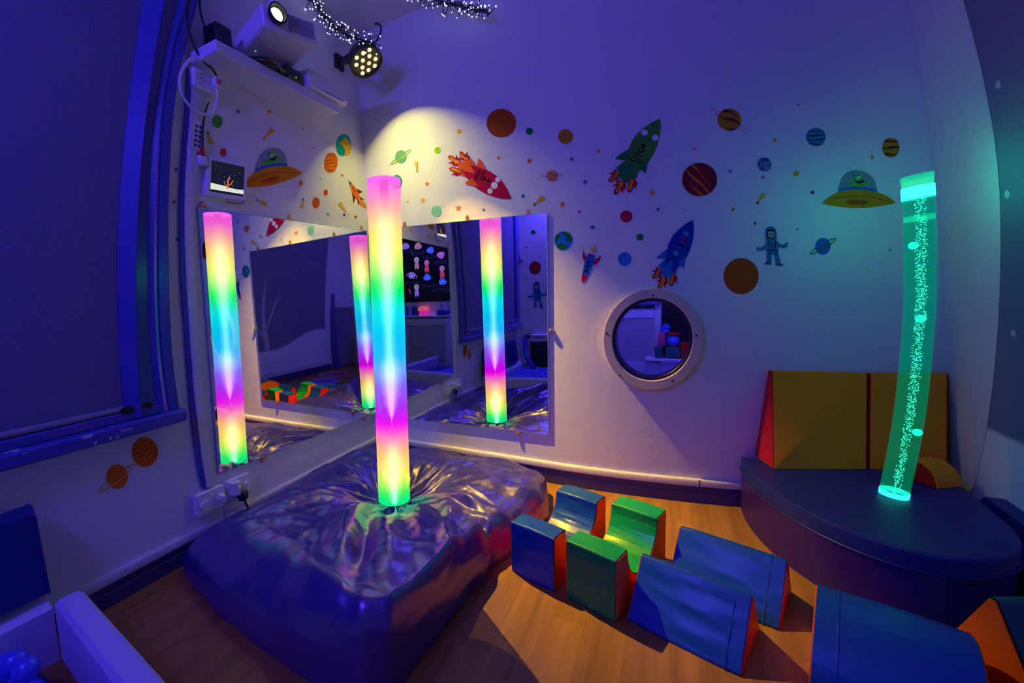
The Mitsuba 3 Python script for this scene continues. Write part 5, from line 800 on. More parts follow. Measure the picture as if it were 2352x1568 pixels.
["star_sticker","tiny brown star sticker topmost at the right of the wall","B",[["","brown","s",[2.2136,1.8139,0.0055,-0.0008,-0.0003,0.0064]]]],
["planet_sticker","teal planet sticker with dark blue stripes","B",[["","tealb","e",[2.2807,1.6728,0.0345,-0.0041,-0.0017,0.0383]],["band","navy","p",[2.2602,1.6462,2.2821,1.6408,2.2916,1.6391,2.3,1.6387,2.306,1.6435,2.3009,1.6425,2.2915,1.6425,2.2819,1.6449,2.2723,1.6494,2.2628,1.6513,2.2559,1.6513]],["band","navy","p",[2.2491,1.6643,2.2719,1.6587,2.2814,1.6577,2.3002,1.6583,2.3135,1.6574,2.3142,1.6612,2.2998,1.6662,2.2812,1.6619,2.2718,1.6616,2.2622,1.664,2.2475,1.6706]],["band","navy","p",[2.2466,1.6799,2.2616,1.677,2.2899,1.6772,2.2994,1.6762,2.3142,1.6725,2.3136,1.6761,2.2992,1.6789,2.2802,1.6842,2.2708,1.684,2.2614,1.6817,2.252,1.6813,2.2469,1.6825]],["band","navy","p",[2.2508,1.6959,2.2702,1.6964,2.2797,1.6958,2.3088,1.6888,2.304,1.6959,2.289,1.6971,2.2563,1.7031]]]],
["disc_sticker","tiny yellow disc sticker left of the teal striped planet","B",[["","gold","e",[2.1354,1.677,0.0063,-0.0008,-0.0003,0.0073]]]],
["planet_sticker","large dark red planet sticker with orange streaks","B",[["","maroon","e",[1.8565,1.5439,0.0688,-0.0086,-0.0016,0.0743]],["band","oranged","p",[1.799,1.5613,1.8187,1.5321,1.8385,1.5001,1.858,1.4767,1.866,1.4695,1.8786,1.4711,1.8577,1.4898,1.8383,1.5094,1.8187,1.5347,1.799,1.5621,1.79,1.5731,1.7894,1.571]],["band","oranged","p",[1.818,1.5672,1.8376,1.5415,1.8569,1.5239,1.8762,1.5026,1.8928,1.4767,1.8975,1.4794,1.876,1.5145,1.8566,1.5381,1.8373,1.5574,1.8178,1.5787,1.8031,1.5983,1.8009,1.5954]],["band","oranged","p",[1.8364,1.5966,1.8558,1.5757,1.8947,1.5146,1.9027,1.5057,1.8946,1.5167,1.8556,1.5821,1.8362,1.6085,1.8299,1.6155,1.8202,1.6117]],["band","oranged","p",[1.8537,1.6173,1.8744,1.584,1.8936,1.5612,1.9126,1.5441,1.9238,1.5303,1.924,1.5367,1.8936,1.5618,1.8743,1.5852,1.854,1.6173]]]],
["star_sticker","blue star sticker right of the large dark red planet","B",[["","blue","s",[1.9739,1.5666,0.0091,-0.0011,-0.0003,0.0104]]]],
["globe_sticker","faint grey blue globe sticker with dark teal land","B",[["","greyblue","e",[2.1004,1.5795,0.0263,-0.0031,-0.0011,0.0307]],["landmass","teald","p",[2.0812,1.6058,2.0989,1.6089,2.1168,1.6015,2.1095,1.5923,2.0918,1.5927]],["landmass","teald","p",[2.0743,1.5859,2.0815,1.5969,2.0869,1.5874,2.0798,1.5734]],["landmass","teald","p",[2.1149,1.584,2.1251,1.5799,2.1245,1.5682,2.1178,1.5719]],["landmass","teald","p",[2.0875,1.5695,2.0939,1.5777,2.0979,1.5624,2.0917,1.5513]]]],
["star_sticker","pink star sticker right under the faint grey blue globe","B",[["","pinkd","s",[2.0971,1.5259,0.0101,-0.0011,-0.0004,0.0118]]]],
["disc_sticker","yellow disc sticker left of the yellow flying saucer","B",[["","gold","e",[2.2176,1.5277,0.0094,-0.001,-0.0005,0.0116]]]],
["star_sticker","dark blue star sticker at the left tip of the yellow flying saucer","B",[["","navy","s",[2.2786,1.4427,0.0101,-0.0009,-0.0005,0.012]]]],
["disc_sticker","yellow disc sticker right of the green rocket flames","B",[["","gold","e",[1.6663,1.5105,0.011,-0.0014,-0.0002,0.0121]]]],
["disc_sticker","plain crimson disc sticker below the green rocket","B",[["","redp","e",[1.556,1.4103,0.0268,-0.003,-0.0002,0.0286]]]],
["star_sticker","navy star sticker above left of the blue rocket nose","B",[["","navy","s",[1.6923,1.4284,0.0091,-0.001,-0.0001,0.0101]]]],
["star_sticker","light blue star sticker above the blue rocket nose","B",[["","lightblue","s",[1.8034,1.4108,0.0079,-0.0008,-0.0002,0.0089]]]],
["star_sticker","orange star sticker below the large dark red planet","B",[["","star","s",[1.9896,1.3963,0.0108,-0.001,-0.0004,0.0125]]]],
["comet_sticker","shooting star sticker with a red star below the pink star","B",[["","redp","s",[2.081,1.4168,0.0083,-0.0008,-0.0003,0.0098]],["tail","gold","p",[2.0826,1.4223,2.0874,1.44,2.0954,1.4618,2.0974,1.4553,2.1022,1.4584,2.1026,1.4522,2.1078,1.4539,2.1068,1.4473,2.1109,1.4464,2.0974,1.4339,2.0849,1.4202]]]],
["star_sticker","red star sticker above the astronaut","B",[["","redp","s",[2.0742,1.328,0.0081,-0.0007,-0.0003,0.0096]]]],
["star_sticker","green star sticker right of the astronaut","B",[["","green","s",[2.2313,1.2906,0.0073,-0.0006,-0.0004,0.0087]]]],
["disc_sticker","green disc sticker left of the blue rocket","B",[["","greend","e",[1.6168,1.3057,0.015,-0.0014,-0.0002,0.0166]]]],
["planet_sticker","sky blue planet sticker with faint swirls right of the small rocket","B",[["","skyblue","e",[1.5508,1.2053,0.0303,-0.0022,-0.0002,0.0339]],["band","blue","p",[1.5258,1.192,1.5342,1.1884,1.5426,1.1876,1.551,1.1839,1.5593,1.1764,1.5632,1.1741,1.551,1.1846,1.5426,1.1895,1.5258,1.1945,1.5228,1.1963,1.5234,1.1942]],["band","blue","p",[1.5211,1.2097,1.5319,1.2071,1.5257,1.2107,1.5213,1.212]],["band","blue","p",[1.5509,1.1925,1.5592,1.1897,1.5675,1.1887,1.5751,1.1846,1.5766,1.1871,1.5675,1.1899,1.5592,1.1908,1.5509,1.1935,1.5446,1.1978]],["band","blue","p",[1.5341,1.2151,1.5425,1.2111,1.5508,1.2102,1.5591,1.2068,1.5757,1.193,1.5787,1.1924,1.5591,1.2089,1.5508,1.2127,1.5341,1.2172,1.5262,1.2223]],["band","blue","p",[1.5314,1.232,1.5423,1.2293,1.5591,1.2153,1.5633,1.2137,1.5591,1.2158,1.5423,1.2295,1.5338,1.2339]]]],
["planet_sticker","large plain brown orange planet sticker right above the porthole","B",[["","brownorange","e",[2.0289,1.0959,0.0672,-0.0036,-0.0025,0.0821]]]],
["planet_sticker","violet blue planet sticker with green ring below the yellow flying saucer","B",[["","violetblue","e",[2.3263,1.2096,0.0273,-0.0018,-0.0017,0.0363]],["ring","greend","p",[2.2983,1.2039,2.2922,1.1983,2.2872,1.1931,2.2834,1.1884,2.2809,1.1843,2.2797,1.1811,2.28,1.1787,2.2817,1.1773,2.2848,1.1769,2.2891,1.1775,2.2946,1.1791,2.301,1.1816,2.3082,1.185,2.3159,1.1892,2.3239,1.194,2.332,1.1993,2.3399,1.2048,2.3474,1.2106,2.3542,1.2163,2.3602,1.2218,2.3651,1.227,2.3689,1.2316,2.3713,1.2356,2.3724,1.2388,2.3721,1.2411,2.3704,1.2425,2.3674,1.2429,2.3632,1.2424,2.3578,1.2408,2.3515,1.2383,2.3443,1.235,2.3438,1.2347,2.344,1.2345,2.3469,1.2302,2.3509,1.2325,2.3564,1.2353,2.361,1.2373,2.3645,1.2385,2.3669,1.2388,2.368,1.2383,2.3679,1.2369,2.3665,1.2348,2.3639,1.2318,2.3601,1.2282,2.3554,1.2241,2.3497,1.2195,2.3433,1.2146,2.3364,1.2096,2.3292,1.2046,2.3219,1.1997,2.3147,1.1952,2.3078,1.1911,2.3015,1.1875,2.2959,1.1847,2.2913,1.1826,2.2877,1.1814,2.2853,1.181,2.2842,1.1815,2.2843,1.1829,2.2858,1.1852,2.2884,1.1881,2.2922,1.1918,2.2971,1.196,2.3011,1.1993,2.3001,1.2027,2.2997,1.2051]]]],
["flying_saucer_sticker","yellow flying saucer sticker with green alien left of the bubble tube","B",[["saucer","saucer","p",[2.3159,1.398,2.3326,1.4143,2.353,1.4273,2.3699,1.4361,2.3991,1.4431,2.4359,1.4414,2.4728,1.4361,2.5064,1.4239,2.5352,1.4093,2.5581,1.3916,2.573,1.3767,2.5617,1.3717,2.5255,1.3664,2.4769,1.362,2.4276,1.3651,2.3779,1.3735,2.3402,1.3841,2.3162,1.3928]],["dome","domegrey","p",[2.3693,1.4479,2.3731,1.4711,2.3794,1.4924,2.3908,1.5088,2.405,1.5191,2.4255,1.5222,2.444,1.5183,2.4665,1.5062,2.4845,1.4887,2.4966,1.4675,2.5027,1.4452,2.5053,1.432,2.4661,1.4476,2.4354,1.4517,2.4047,1.4529]],["alien","aliengreen","p",[2.4231,1.4527,2.4213,1.4871,2.4255,1.4998,2.435,1.504,2.4449,1.5016,2.4514,1.4931,2.4546,1.4798,2.4591,1.4634,2.4623,1.4493,2.4414,1.4522],2],["alien_arm","aliengreen","p",[2.4223,1.4666,2.4159,1.473,2.4131,1.4806,2.4035,1.4756,2.4041,1.4653,2.4104,1.4604,2.4227,1.4593],2],["alien_arm","aliengreen","p",[2.4576,1.4694,2.4623,1.4733,2.4657,1.4766,2.4733,1.4724,2.4726,1.4623,2.4666,1.4599,2.4598,1.4619],2],["horn","tealb","p",[2.4217,1.4914,2.4159,1.4963,2.4186,1.5026,2.4139,1.5125,2.4251,1.5071,2.4302,1.503,2.4244,1.497],2],["rim","blue","p",[2.3686,1.4377,2.3705,1.4493,2.4046,1.4543,2.4353,1.4531,2.466,1.449,2.5046,1.4335,2.5064,1.4239,2.4728,1.4361,2.4359,1.4414,2.3991,1.4431],2],["lips","tealb","p",[2.4241,1.4796,2.4365,1.477,2.457,1.4796,2.4577,1.4679,2.4422,1.4613,2.4284,1.4676],3],["mouth","black","p",[2.4273,1.4771,2.4367,1.4726,2.4463,1.4762,2.4554,1.4768,2.4533,1.4697,2.4408,1.465,2.4307,1.4703],4],["eye","white","p",[2.4396,1.4876,2.4393,1.4852,2.4384,1.4832,2.4368,1.482,2.435,1.4817,2.4331,1.4823,2.4314,1.4838,2.4303,1.486,2.4298,1.4885,2.43,1.4909,2.431,1.4929,2.4325,1.4942,2.4343,1.4945,2.4362,1.4938,2.4379,1.4923,2.4391,1.4901],3],["pupil","black","p",[2.4368,1.4872,2.4367,1.4862,2.4363,1.4853,2.4358,1.4848,2.4351,1.4847,2.4344,1.485,2.4337,1.4856,2.4333,1.4865,2.4331,1.4875,2.4332,1.4885,2.4335,1.4893,2.4341,1.4898,2.4348,1.4899,2.4355,1.4897,2.4361,1.4891,2.4366,1.4882],4],["eye","white","p",[2.4454,1.4915,2.4453,1.49,2.4448,1.4888,2.444,1.4881,2.443,1.4879,2.4419,1.4883,2.441,1.4892,2.4403,1.4905,2.4401,1.4919,2.4402,1.4934,2.4407,1.4945,2.4415,1.4953,2.4426,1.4955,2.4436,1.4951,2.4445,1.4942,2.4452,1.4929],3],["hatch","rust","p",[2.4793,1.3845,2.4764,1.3809,2.4678,1.3782,2.4548,1.377,2.4393,1.3774,2.4237,1.3795,2.4103,1.3828,2.4013,1.3869,2.398,1.3911,2.4009,1.3948,2.4096,1.3974,2.4227,1.3986,2.4382,1.3981,2.4538,1.396,2.467,1.3928,2.476,1.3887],2],["seam","brown","p",[2.3269,1.4022,2.3636,1.4124,2.425,1.416,2.4743,1.4098,2.5239,1.3935,2.5613,1.3783,2.5241,1.3913,2.4744,1.4074,2.4251,1.4137,2.3637,1.41],2]]],
["planet_sticker","striped ochre planet sticker near the right corner above the bubble tube","B",[["","ochre","e",[2.5425,1.6028,0.0299,-0.0028,-0.0024,0.0406]],["band","maroon","p",[2.5244,1.5751,2.5444,1.5704,2.5615,1.5686,2.5646,1.572,2.5678,1.5774,2.5605,1.5747,2.5524,1.5741,2.5441,1.5764,2.5356,1.5811,2.5272,1.584,2.5194,1.5826]],["band","maroon","p",[2.5138,1.5996,2.5346,1.5976,2.5591,1.5989,2.5719,1.5984,2.5715,1.6033,2.5669,1.6039,2.5586,1.6064,2.5502,1.6098,2.5421,1.609,2.5342,1.6051,2.5261,1.6032,2.5179,1.604,2.5131,1.606]],["band","maroon","p",[2.5158,1.625,2.533,1.6258,2.5411,1.6255,2.5494,1.6244,2.5666,1.6205,2.5645,1.6246,2.5601,1.6308,2.5491,1.6295,2.5409,1.6302,2.5225,1.6359,2.5189,1.6314]]]],
["disc_sticker","tiny yellow disc sticker above the right flying saucer tip","B",[["","gold","e",[2.4803,1.5698,0.006,-0.0006,-0.0004,0.0075]]]],
["star_sticker","tiny dark green star sticker left of the bubble tube","B",[["","green","s",[2.5646,1.1808,0.0061,-0.0004,-0.0004,0.0074]]]],
["astronaut_sticker","blue suited astronaut sticker waving, right of the big brown planet","B",[["helmet","suit","p",[2.1187,1.2477,2.1144,1.2734,2.1138,1.2925,2.1193,1.3063,2.1311,1.3104,2.1432,1.3075,2.1515,1.2974,2.1554,1.2829,2.1574,1.2448]],["torso","suit","p",[2.1187,1.2477,2.1574,1.2448,2.1615,1.2414,2.1648,1.2253,2.1657,1.184,2.1262,1.1866,2.12,1.2093]],["arm","suit","p",[2.1188,1.2445,2.1126,1.229,2.1008,1.2203,2.0956,1.2158,2.1014,1.205,2.1187,1.2094]],["glove","suit","p",[2.0955,1.2174,2.0892,1.2251,2.0874,1.2196,2.0835,1.2215,2.0827,1.2167,2.0891,1.2075,2.0913,1.2025,2.1014,1.205]],["arm","suit","p",[2.1615,1.2414,2.1713,1.228,2.1872,1.2269,2.1866,1.2096,2.1651,1.2174]],["glove","suit","p",[2.1872,1.2269,2.1902,1.2362,2.1931,1.2297,2.1974,1.238,2.2005,1.2323,2.1982,1.2167,2.1866,1.2104]],["leg","suit","p",[2.1248,1.1866,2.1403,1.1856,2.1409,1.1504,2.1247,1.153,2.1233,1.1739]],["boot","teald","p",[2.1246,1.1546,2.1415,1.1504,2.1432,1.1406,2.1115,1.145]],["leg","suit","p",[2.151,1.1849,2.1663,1.1839,2.1732,1.1612,2.1751,1.1459,2.1579,1.1414,2.1567,1.1558]],["boot","teald","p",[2.1578,1.1446,2.1751,1.1467,2.1889,1.1332,2.1588,1.1357]],["visor","black","p",[2.1204,1.2935,2.1276,1.2977,2.1409,1.2966,2.1479,1.2882,2.1514,1.2579,2.1478,1.2543,2.1264,1.2566,2.1228,1.2633],2],["face","skin","p",[2.1233,1.2878,2.1319,1.2895,2.1439,1.2873,2.1476,1.2788,2.149,1.2581,2.1283,1.2589,2.1246,1.2695],3],["eye","black","p",[2.1329,1.2767,2.1327,1.2752,2.132,1.2741,2.1311,1.2737,2.1302,1.2742,2.1294,1.2754,2.1291,1.277,2.1293,1.2786,2.13,1.2797,2.1309,1.2801,2.1318,1.2796,2.1326,1.2784],4],["eye","black","p",[2.142,1.2753,2.1418,1.2737,2.1411,1.2726,2.1402,1.2722,2.1393,1.2727,2.1385,1.2739,2.1382,1.2755,2.1384,1.2771,2.1391,1.2782,2.14,1.2786,2.1409,1.2781,2.1417,1.2769],4],["mouth","black","p",[2.1287,1.266,2.1355,1.2623,2.1447,1.2656,2.1369,1.2603],4],["ear_pad","lightblue","p",[2.1179,1.2763,2.1177,1.2728,2.1168,1.2702,2.1155,1.2694,2.1141,1.2704,2.1131,1.2731,2.1126,1.2767,2.1128,1.2803,2.1137,1.2828,2.115,1.2837,2.1164,1.2826,2.1175,1.2799],2],["ear_pad","lightblue","p",[2.1594,1.27,2.1592,1.2664,2.1583,1.2639,2.157,1.2631,2.1557,1.2641,2.1546,1.2668,2.1541,1.2704,2.1543,1.2739,2.1552,1.2764,2.1565,1.2773,2.1579,1.2762,2.1589,1.2736],2],["belt","navy","p",[2.1203,1.2093,2.1652,1.2063,2.1654,1.2012,2.1209,1.2042],2],["strap","navy","p",[2.1267,1.2463,2.1294,1.2461,2.1282,1.2247,2.1255,1.2249],2],["strap","navy","p",[2.1508,1.2445,2.1532,1.2444,2.1556,1.2228,2.1529,1.223],2],["chest_panel","black","p",[2.1487,1.2296,2.1547,1.2292,2.1545,1.2149,2.1499,1.2152],2],["chest_panel","black","p",[2.1359,1.2329,2.1395,1.2327,2.1396,1.2223,2.1365,1.2225],2],["knee_patch","teald","p",[2.1288,1.1896,2.1312,1.1974,2.1365,1.1971,2.1402,1.1872],2],["knee_patch","teald","p",[2.1489,1.1867,2.1513,1.1953,2.1566,1.1957,2.1623,1.1858],2]]],
["rocket_sticker","green rocket sticker with number 3 flying to the upper right","B",[["flame","flamed","p",[1.5086,1.6381,1.495,1.6402,1.5012,1.6275,1.4751,1.6275,1.4926,1.6157,1.4765,1.597,1.4753,1.584,1.4964,1.5822,1.5088,1.5949,1.5162,1.5794,1.5235,1.6058,1.5234,1.6241]],["flame","flamed","p",[1.5236,1.5862,1.5039,1.5851,1.5163,1.5728,1.4916,1.5632,1.5139,1.56,1.5004,1.5382,1.5017,1.5195,1.519,1.5225,1.5312,1.5419,1.5399,1.5145,1.5422,1.5404,1.5519,1.5391,1.553,1.5651,1.5432,1.5782]],["flame","flamed","p",[1.5745,1.5893,1.5651,1.566,1.5591,1.5512,1.5605,1.5327,1.5666,1.5189,1.5798,1.5276,1.5868,1.55,1.6001,1.5275,1.5964,1.5513,1.6047,1.5515,1.5986,1.5717,1.5889,1.5854]],["flame_core","flame","p",[1.5111,1.6312,1.5038,1.6114,1.4865,1.5955,1.4815,1.587,1.4964,1.5888,1.5136,1.6047,1.5209,1.6218],2],["flame_core","flame","p",[1.526,1.5819,1.5188,1.5541,1.5041,1.5298,1.5214,1.5301,1.5336,1.5494,1.5433,1.5586,1.5407,1.5772],2],["flame_core","flame","p",[1.5757,1.5839,1.5699,1.5627,1.5628,1.5481,1.5666,1.5267,1.5773,1.5357,1.582,1.5559,1.589,1.5782],2],["body","greenr","p",[1.6946,1.8397,1.6978,1.8059,1.6939,1.7595,1.6809,1.7118,1.6653,1.6766,1.6494,1.6512,1.6357,1.633,1.617,1.6204,1.603,1.6071,1.5889,1.5885,1.5745,1.588,1.5476,1.636,1.5427,1.6471,1.5498,1.6796,1.5615,1.7162,1.5709,1.7452,1.5919,1.7796,1.6198,1.8049,1.6566,1.8257],2],["fin","greend","p",[1.5615,1.7226,1.535,1.7103,1.5132,1.6959,1.5064,1.6879,1.5401,1.676,1.5498,1.6718,1.5569,1.6964],3],["fin","greend","p",[1.6457,1.672,1.6097,1.6407,1.6217,1.6197,1.6348,1.6012,1.6406,1.6068,1.6448,1.6468],3],["fin","greend","p",[1.5438,1.6702,1.5085,1.6446,1.5258,1.6237,1.5464,1.6362],3],["fin","greend","p",[1.6041,1.6095,1.5769,1.5915,1.5985,1.5825],3],["fin","greend","p",[1.5775,1.6584,1.5835,1.6562,1.5825,1.6358,1.5744,1.5958,1.565,1.5686,1.5481,1.571,1.5235,1.6006,1.5173,1.612,1.5404,1.6319,1.5644,1.6515],3],["collar","black","p",[1.5581,1.6937,1.5786,1.6737,1.6025,1.6597,1.6249,1.655,1.6238,1.6513,1.6013,1.656,1.5767,1.6701,1.5564,1.6893],3],["window","whiteblue","p",[1.6448,1.7854,1.6442,1.7812,1.6422,1.7776,1.6391,1.7751,1.6351,1.7738,1.6306,1.7738,1.6261,1.7753,1.6221,1.778,1.6188,1.7817,1.6167,1.786,1.616,1.7905,1.6167,1.7947,1.6187,1.7983,1.6218,1.8008,1.6259,1.8021,1.6303,1.802,1.6348,1.8005,1.6388,1.7978,1.642,1.7941,1.6441,1.7898],3],["window","whiteblue","p",[1.6895,1.754,1.6889,1.7498,1.687,1.7463,1.684,1.7437,1.6802,1.7423,1.676,1.7423,1.6717,1.7437,1.6678,1.7464,1.6647,1.75,1.6627,1.7542,1.662,1.7587,1.6626,1.7629,1.6645,1.7665,1.6675,1.769,1.6713,1.7704,1.6756,1.7703,1.6798,1.7689,1.6837,1.7663,1.6868,1.7627,1.6888,1.7585],3],["lettering","black","t",["3",1.6195,1.7193,0.0313,-0.0225,0.0158,0.031],3],["lettering","black","t",["space",1.6033,1.6927,0.0093,-0.0066,0.0047,0.0092],3],["lettering","black","t",["rocket",1.5976,1.6758,0.0093,-0.0066,0.0047,0.0092],3]]],
["rocket_sticker","blue rocket sticker with red number 2 above the porthole","B",[["flame","flamed","p",[1.6944,1.1563,1.6831,1.1559,1.6891,1.1456,1.6678,1.1415,1.6829,1.1338,1.6711,1.1147,1.671,1.103,1.6884,1.1048,1.6976,1.118,1.7048,1.1054,1.7089,1.13,1.7075,1.1462]],["flame","flamed","p",[1.7104,1.1126,1.6943,1.1085,1.7053,1.0996,1.6858,1.0871,1.7043,1.0879,1.6948,1.0664,1.6972,1.0501,1.7111,1.0554,1.7197,1.0745,1.7288,1.0516,1.7289,1.0749,1.737,1.0753,1.736,1.0984,1.727,1.1085]],["flame","flamed","p",[1.752,1.1233,1.7459,1.1011,1.742,1.0871,1.7444,1.0709,1.7505,1.0596,1.7607,1.0693,1.7649,1.0903,1.7775,1.0724,1.7727,1.093,1.7796,1.0944,1.7731,1.1114,1.7642,1.1221]],["flame_core","flame","p",[1.6969,1.1505,1.6923,1.1318,1.6793,1.115,1.6759,1.1067,1.688,1.1106,1.7009,1.1274,1.7056,1.1438],2],["flame_core","flame","p",[1.7127,1.1092,1.7088,1.0834,1.6985,1.0595,1.7126,1.0625,1.7212,1.0816,1.7285,1.0912,1.7251,1.1073],2],["flame_core","flame","p",[1.7534,1.1188,1.7501,1.099,1.7453,1.0849,1.7499,1.0665,1.7581,1.0762,1.7605,1.0948,1.7647,1.1157],2],["body","bluer","p",[1.8343,1.3667,1.8393,1.3367,1.8393,1.2943,1.8318,1.2494,1.8212,1.2154,1.8097,1.1903,1.7995,1.1718,1.785,1.1577,1.7743,1.1436,1.7639,1.1249,1.7521,1.1222,1.7266,1.1606,1.7217,1.1697,1.7252,1.1998,1.7323,1.2343,1.738,1.2618,1.7529,1.2961,1.7743,1.3232,1.8034,1.3479],2],["fin","bluel","p",[1.7318,1.2401,1.7109,1.2248,1.694,1.2084,1.689,1.2002,1.7175,1.195,1.7258,1.1929,1.7299,1.216],3],["fin","bluel","p",[1.8052,1.2083,1.7775,1.1747,1.7889,1.1578,1.8011,1.1434,1.8055,1.1492,1.8062,1.1856],3],["fin","bluel","p",[1.721,1.1905,1.6939,1.162,1.7095,1.1462,1.7256,1.1606],3],["fin","bluel","p",[1.7751,1.146,1.7538,1.1257,1.7723,1.1211],3],["fin","bluel","p",[1.7496,1.1854,1.7547,1.1844,1.7553,1.166,1.7515,1.1291,1.7457,1.1035,1.7315,1.1029,1.7093,1.1253,1.7034,1.1344,1.7209,1.1558,1.7393,1.1771],3],["collar","navy","p",[1.7311,1.2137,1.7494,1.1992,1.7702,1.1905,1.7891,1.1898,1.7884,1.1863,1.7695,1.187,1.7481,1.1957,1.73,1.2095],3],["window","cyanb","p",[1.8198,1.2968,1.8177,1.2943,1.8148,1.2929,1.8113,1.2928,1.8074,1.2938,1.8037,1.296,1.8004,1.299,1.798,1.3027,1.7965,1.3066,1.7962,1.3104,1.7972,1.3136,1.7992,1.3161,1.8021,1.3174,1.8057,1.3176,1.8095,1.3165,1.8132,1.3144,1.8165,1.3113,1.819,1.3077,1.8204,1.3038,1.8207,1.3],3],["window","cyanb","p",[1.7812,1.2083,1.779,1.2057,1.7759,1.2043,1.772,1.2041,1.7678,1.2053,1.7636,1.2076,1.76,1.2109,1.7572,1.2149,1.7556,1.2191,1.7552,1.2231,1.7562,1.2266,1.7583,1.2292,1.7615,1.2306,1.7654,1.2308,1.7697,1.2296,1.7738,1.2272,1.7774,1.2239,1.7801,1.22,1.7818,1.2158,1.7822,1.2118],3],["lettering","redp","t",["2",1.7988,1.2746,0.0256,-0.0142,0.0101,0.028],3],["lettering","black","t",["rocket",1.7851,1.2543,0.0081,-0.0045,0.0032,0.0089],3]]],
["rocket_sticker","red rocket sticker with number 1 diving to the lower right out of the yellow beam","B",[["flame","flamed","p",[0.7484,1.8304,0.7498,1.8444,0.7361,1.8412,0.7344,1.8689,0.7224,1.8536,0.7005,1.8759,0.6858,1.8808,0.6851,1.8587,0.7001,1.8419,0.683,1.8381,0.7133,1.8231,0.7338,1.8182]],["flame","flamed","p",[0.6911,1.8283,0.6887,1.8499,0.6755,1.8399,0.6632,1.8692,0.6608,1.846,0.6352,1.8667,0.6137,1.8705,0.6179,1.8508,0.6408,1.8321,0.6094,1.8301,0.6396,1.8204,0.6385,1.81,0.6685,1.8018,0.683,1.8091]],["flame","flamed","p",[0.6974,1.7714,0.6701,1.7882,0.6528,1.7987,0.6314,1.8023,0.6155,1.7992,0.6262,1.782,0.6527,1.7681,0.6268,1.7591,0.6546,1.757,0.6551,1.7475,0.6784,1.7491,0.6938,1.7563]],["flame_core","flame","p",[0.7409,1.8296,0.7183,1.8428,0.6995,1.8657,0.6896,1.8733,0.6925,1.8569,0.7113,1.834,0.7311,1.8215],2],["flame_core","flame","p",[0.6864,1.8268,0.6542,1.8422,0.6256,1.865,0.6267,1.8461,0.6496,1.8274,0.6606,1.8142,0.6818,1.812],2],["flame_core","flame","p",[0.6913,1.7714,0.6666,1.7836,0.6493,1.7955,0.6246,1.7971,0.6356,1.7826,0.6592,1.772,0.6854,1.7582],2],["body","crimson","p",[0.9861,1.5739,0.9496,1.578,0.8981,1.5933,0.8437,1.6197,0.8027,1.6463,0.7728,1.6708,0.751,1.6911,0.7355,1.7155,0.7194,1.7348,0.6973,1.7556,0.6959,1.7717,0.7487,1.7886,0.7608,1.7911,0.7974,1.7748,0.8387,1.7525,0.8713,1.7349,0.9106,1.7032,0.9406,1.6663,0.9669,1.6202],2],["fin","orangef","p",[0.8457,1.7509,0.83,1.7828,0.8124,1.81,0.8032,1.8194,0.7927,1.7863,0.7889,1.7768,0.8166,1.7627],3],["fin","orangef","p",[0.7962,1.6698,0.7582,1.7185,0.735,1.7103,0.7145,1.7002,0.7212,1.6921,0.7675,1.6771],3],["fin","orangef","p",[0.7866,1.7838,0.7556,1.8287,0.7335,1.8157,0.7489,1.7899],3],["fin","orangef","p",[0.7222,1.7329,0.7001,1.7682,0.6909,1.7464],3],["fin","orangef","p",[0.776,1.7499,0.7739,1.7438,0.7509,1.7502,0.7048,1.7697,0.6731,1.7875,0.675,1.8056,0.7074,1.8245,0.7198,1.8281,0.7437,1.7976,0.7673,1.7661],3],["collar","maroon","p",[0.8137,1.7621,0.7931,1.7447,0.7792,1.7218,0.7754,1.6978,0.7712,1.7,0.775,1.724,0.789,1.7477,0.8087,1.765],3],["window","white","p",[0.9103,1.6712,0.9057,1.6729,0.9017,1.6758,0.8987,1.6797,0.8969,1.6841,0.8965,1.6887,0.8977,1.6929,0.9001,1.6964,0.9037,1.6988,0.9081,1.6999,0.9128,1.6996,0.9173,1.6979,0.9213,1.6949,0.9243,1.6911,0.9261,1.6867,0.9265,1.6822,0.9253,1.678,0.9229,1.6745,0.9193,1.672,0.915,1.6709],3],["window","white","p",[0.89,1.639,0.8841,1.6412,0.879,1.6449,0.8751,1.6499,0.8728,1.6557,0.8724,1.6616,0.8738,1.6671,0.877,1.6717,0.8817,1.6749,0.8873,1.6764,0.8933,1.676,0.8991,1.6739,0.9042,1.6701,0.908,1.6651,0.9103,1.6594,0.9107,1.6535,0.9093,1.648,0.9061,1.6434,0.9015,1.6402,0.896,1.6387],3],["window","white","p",[0.8643,1.6164,0.8596,1.6181,0.8555,1.6211,0.8524,1.6251,0.8506,1.6297,0.8503,1.6345,0.8515,1.639,0.854,1.6427,0.8577,1.6453,0.8622,1.6465,0.867,1.6463,0.8716,1.6446,0.8757,1.6416,0.8787,1.6376,0.8805,1.633,0.8808,1.6283,0.8797,1.6238,0.8772,1.6201,0.8735,1.6175,0.8691,1.6162],3],["lettering","black","t",["1",0.8473,1.697,-0.0228,-0.0299,0.0359,-0.0256],3],["lettering","black","t",["space",0.8223,1.7229,-0.0077,-0.0099,0.0121,-0.0087],3],["lettering","black","t",["rocket",0.7972,1.7298,-0.0077,-0.01,0.0122,-0.0087],3]]],
["disc_sticker","green disc sticker on the wall behind, seen in the right mirror","S",[["","greend","e",[0.214,1.804,0.0306,-0.0033,0.0004,0.027]]]],
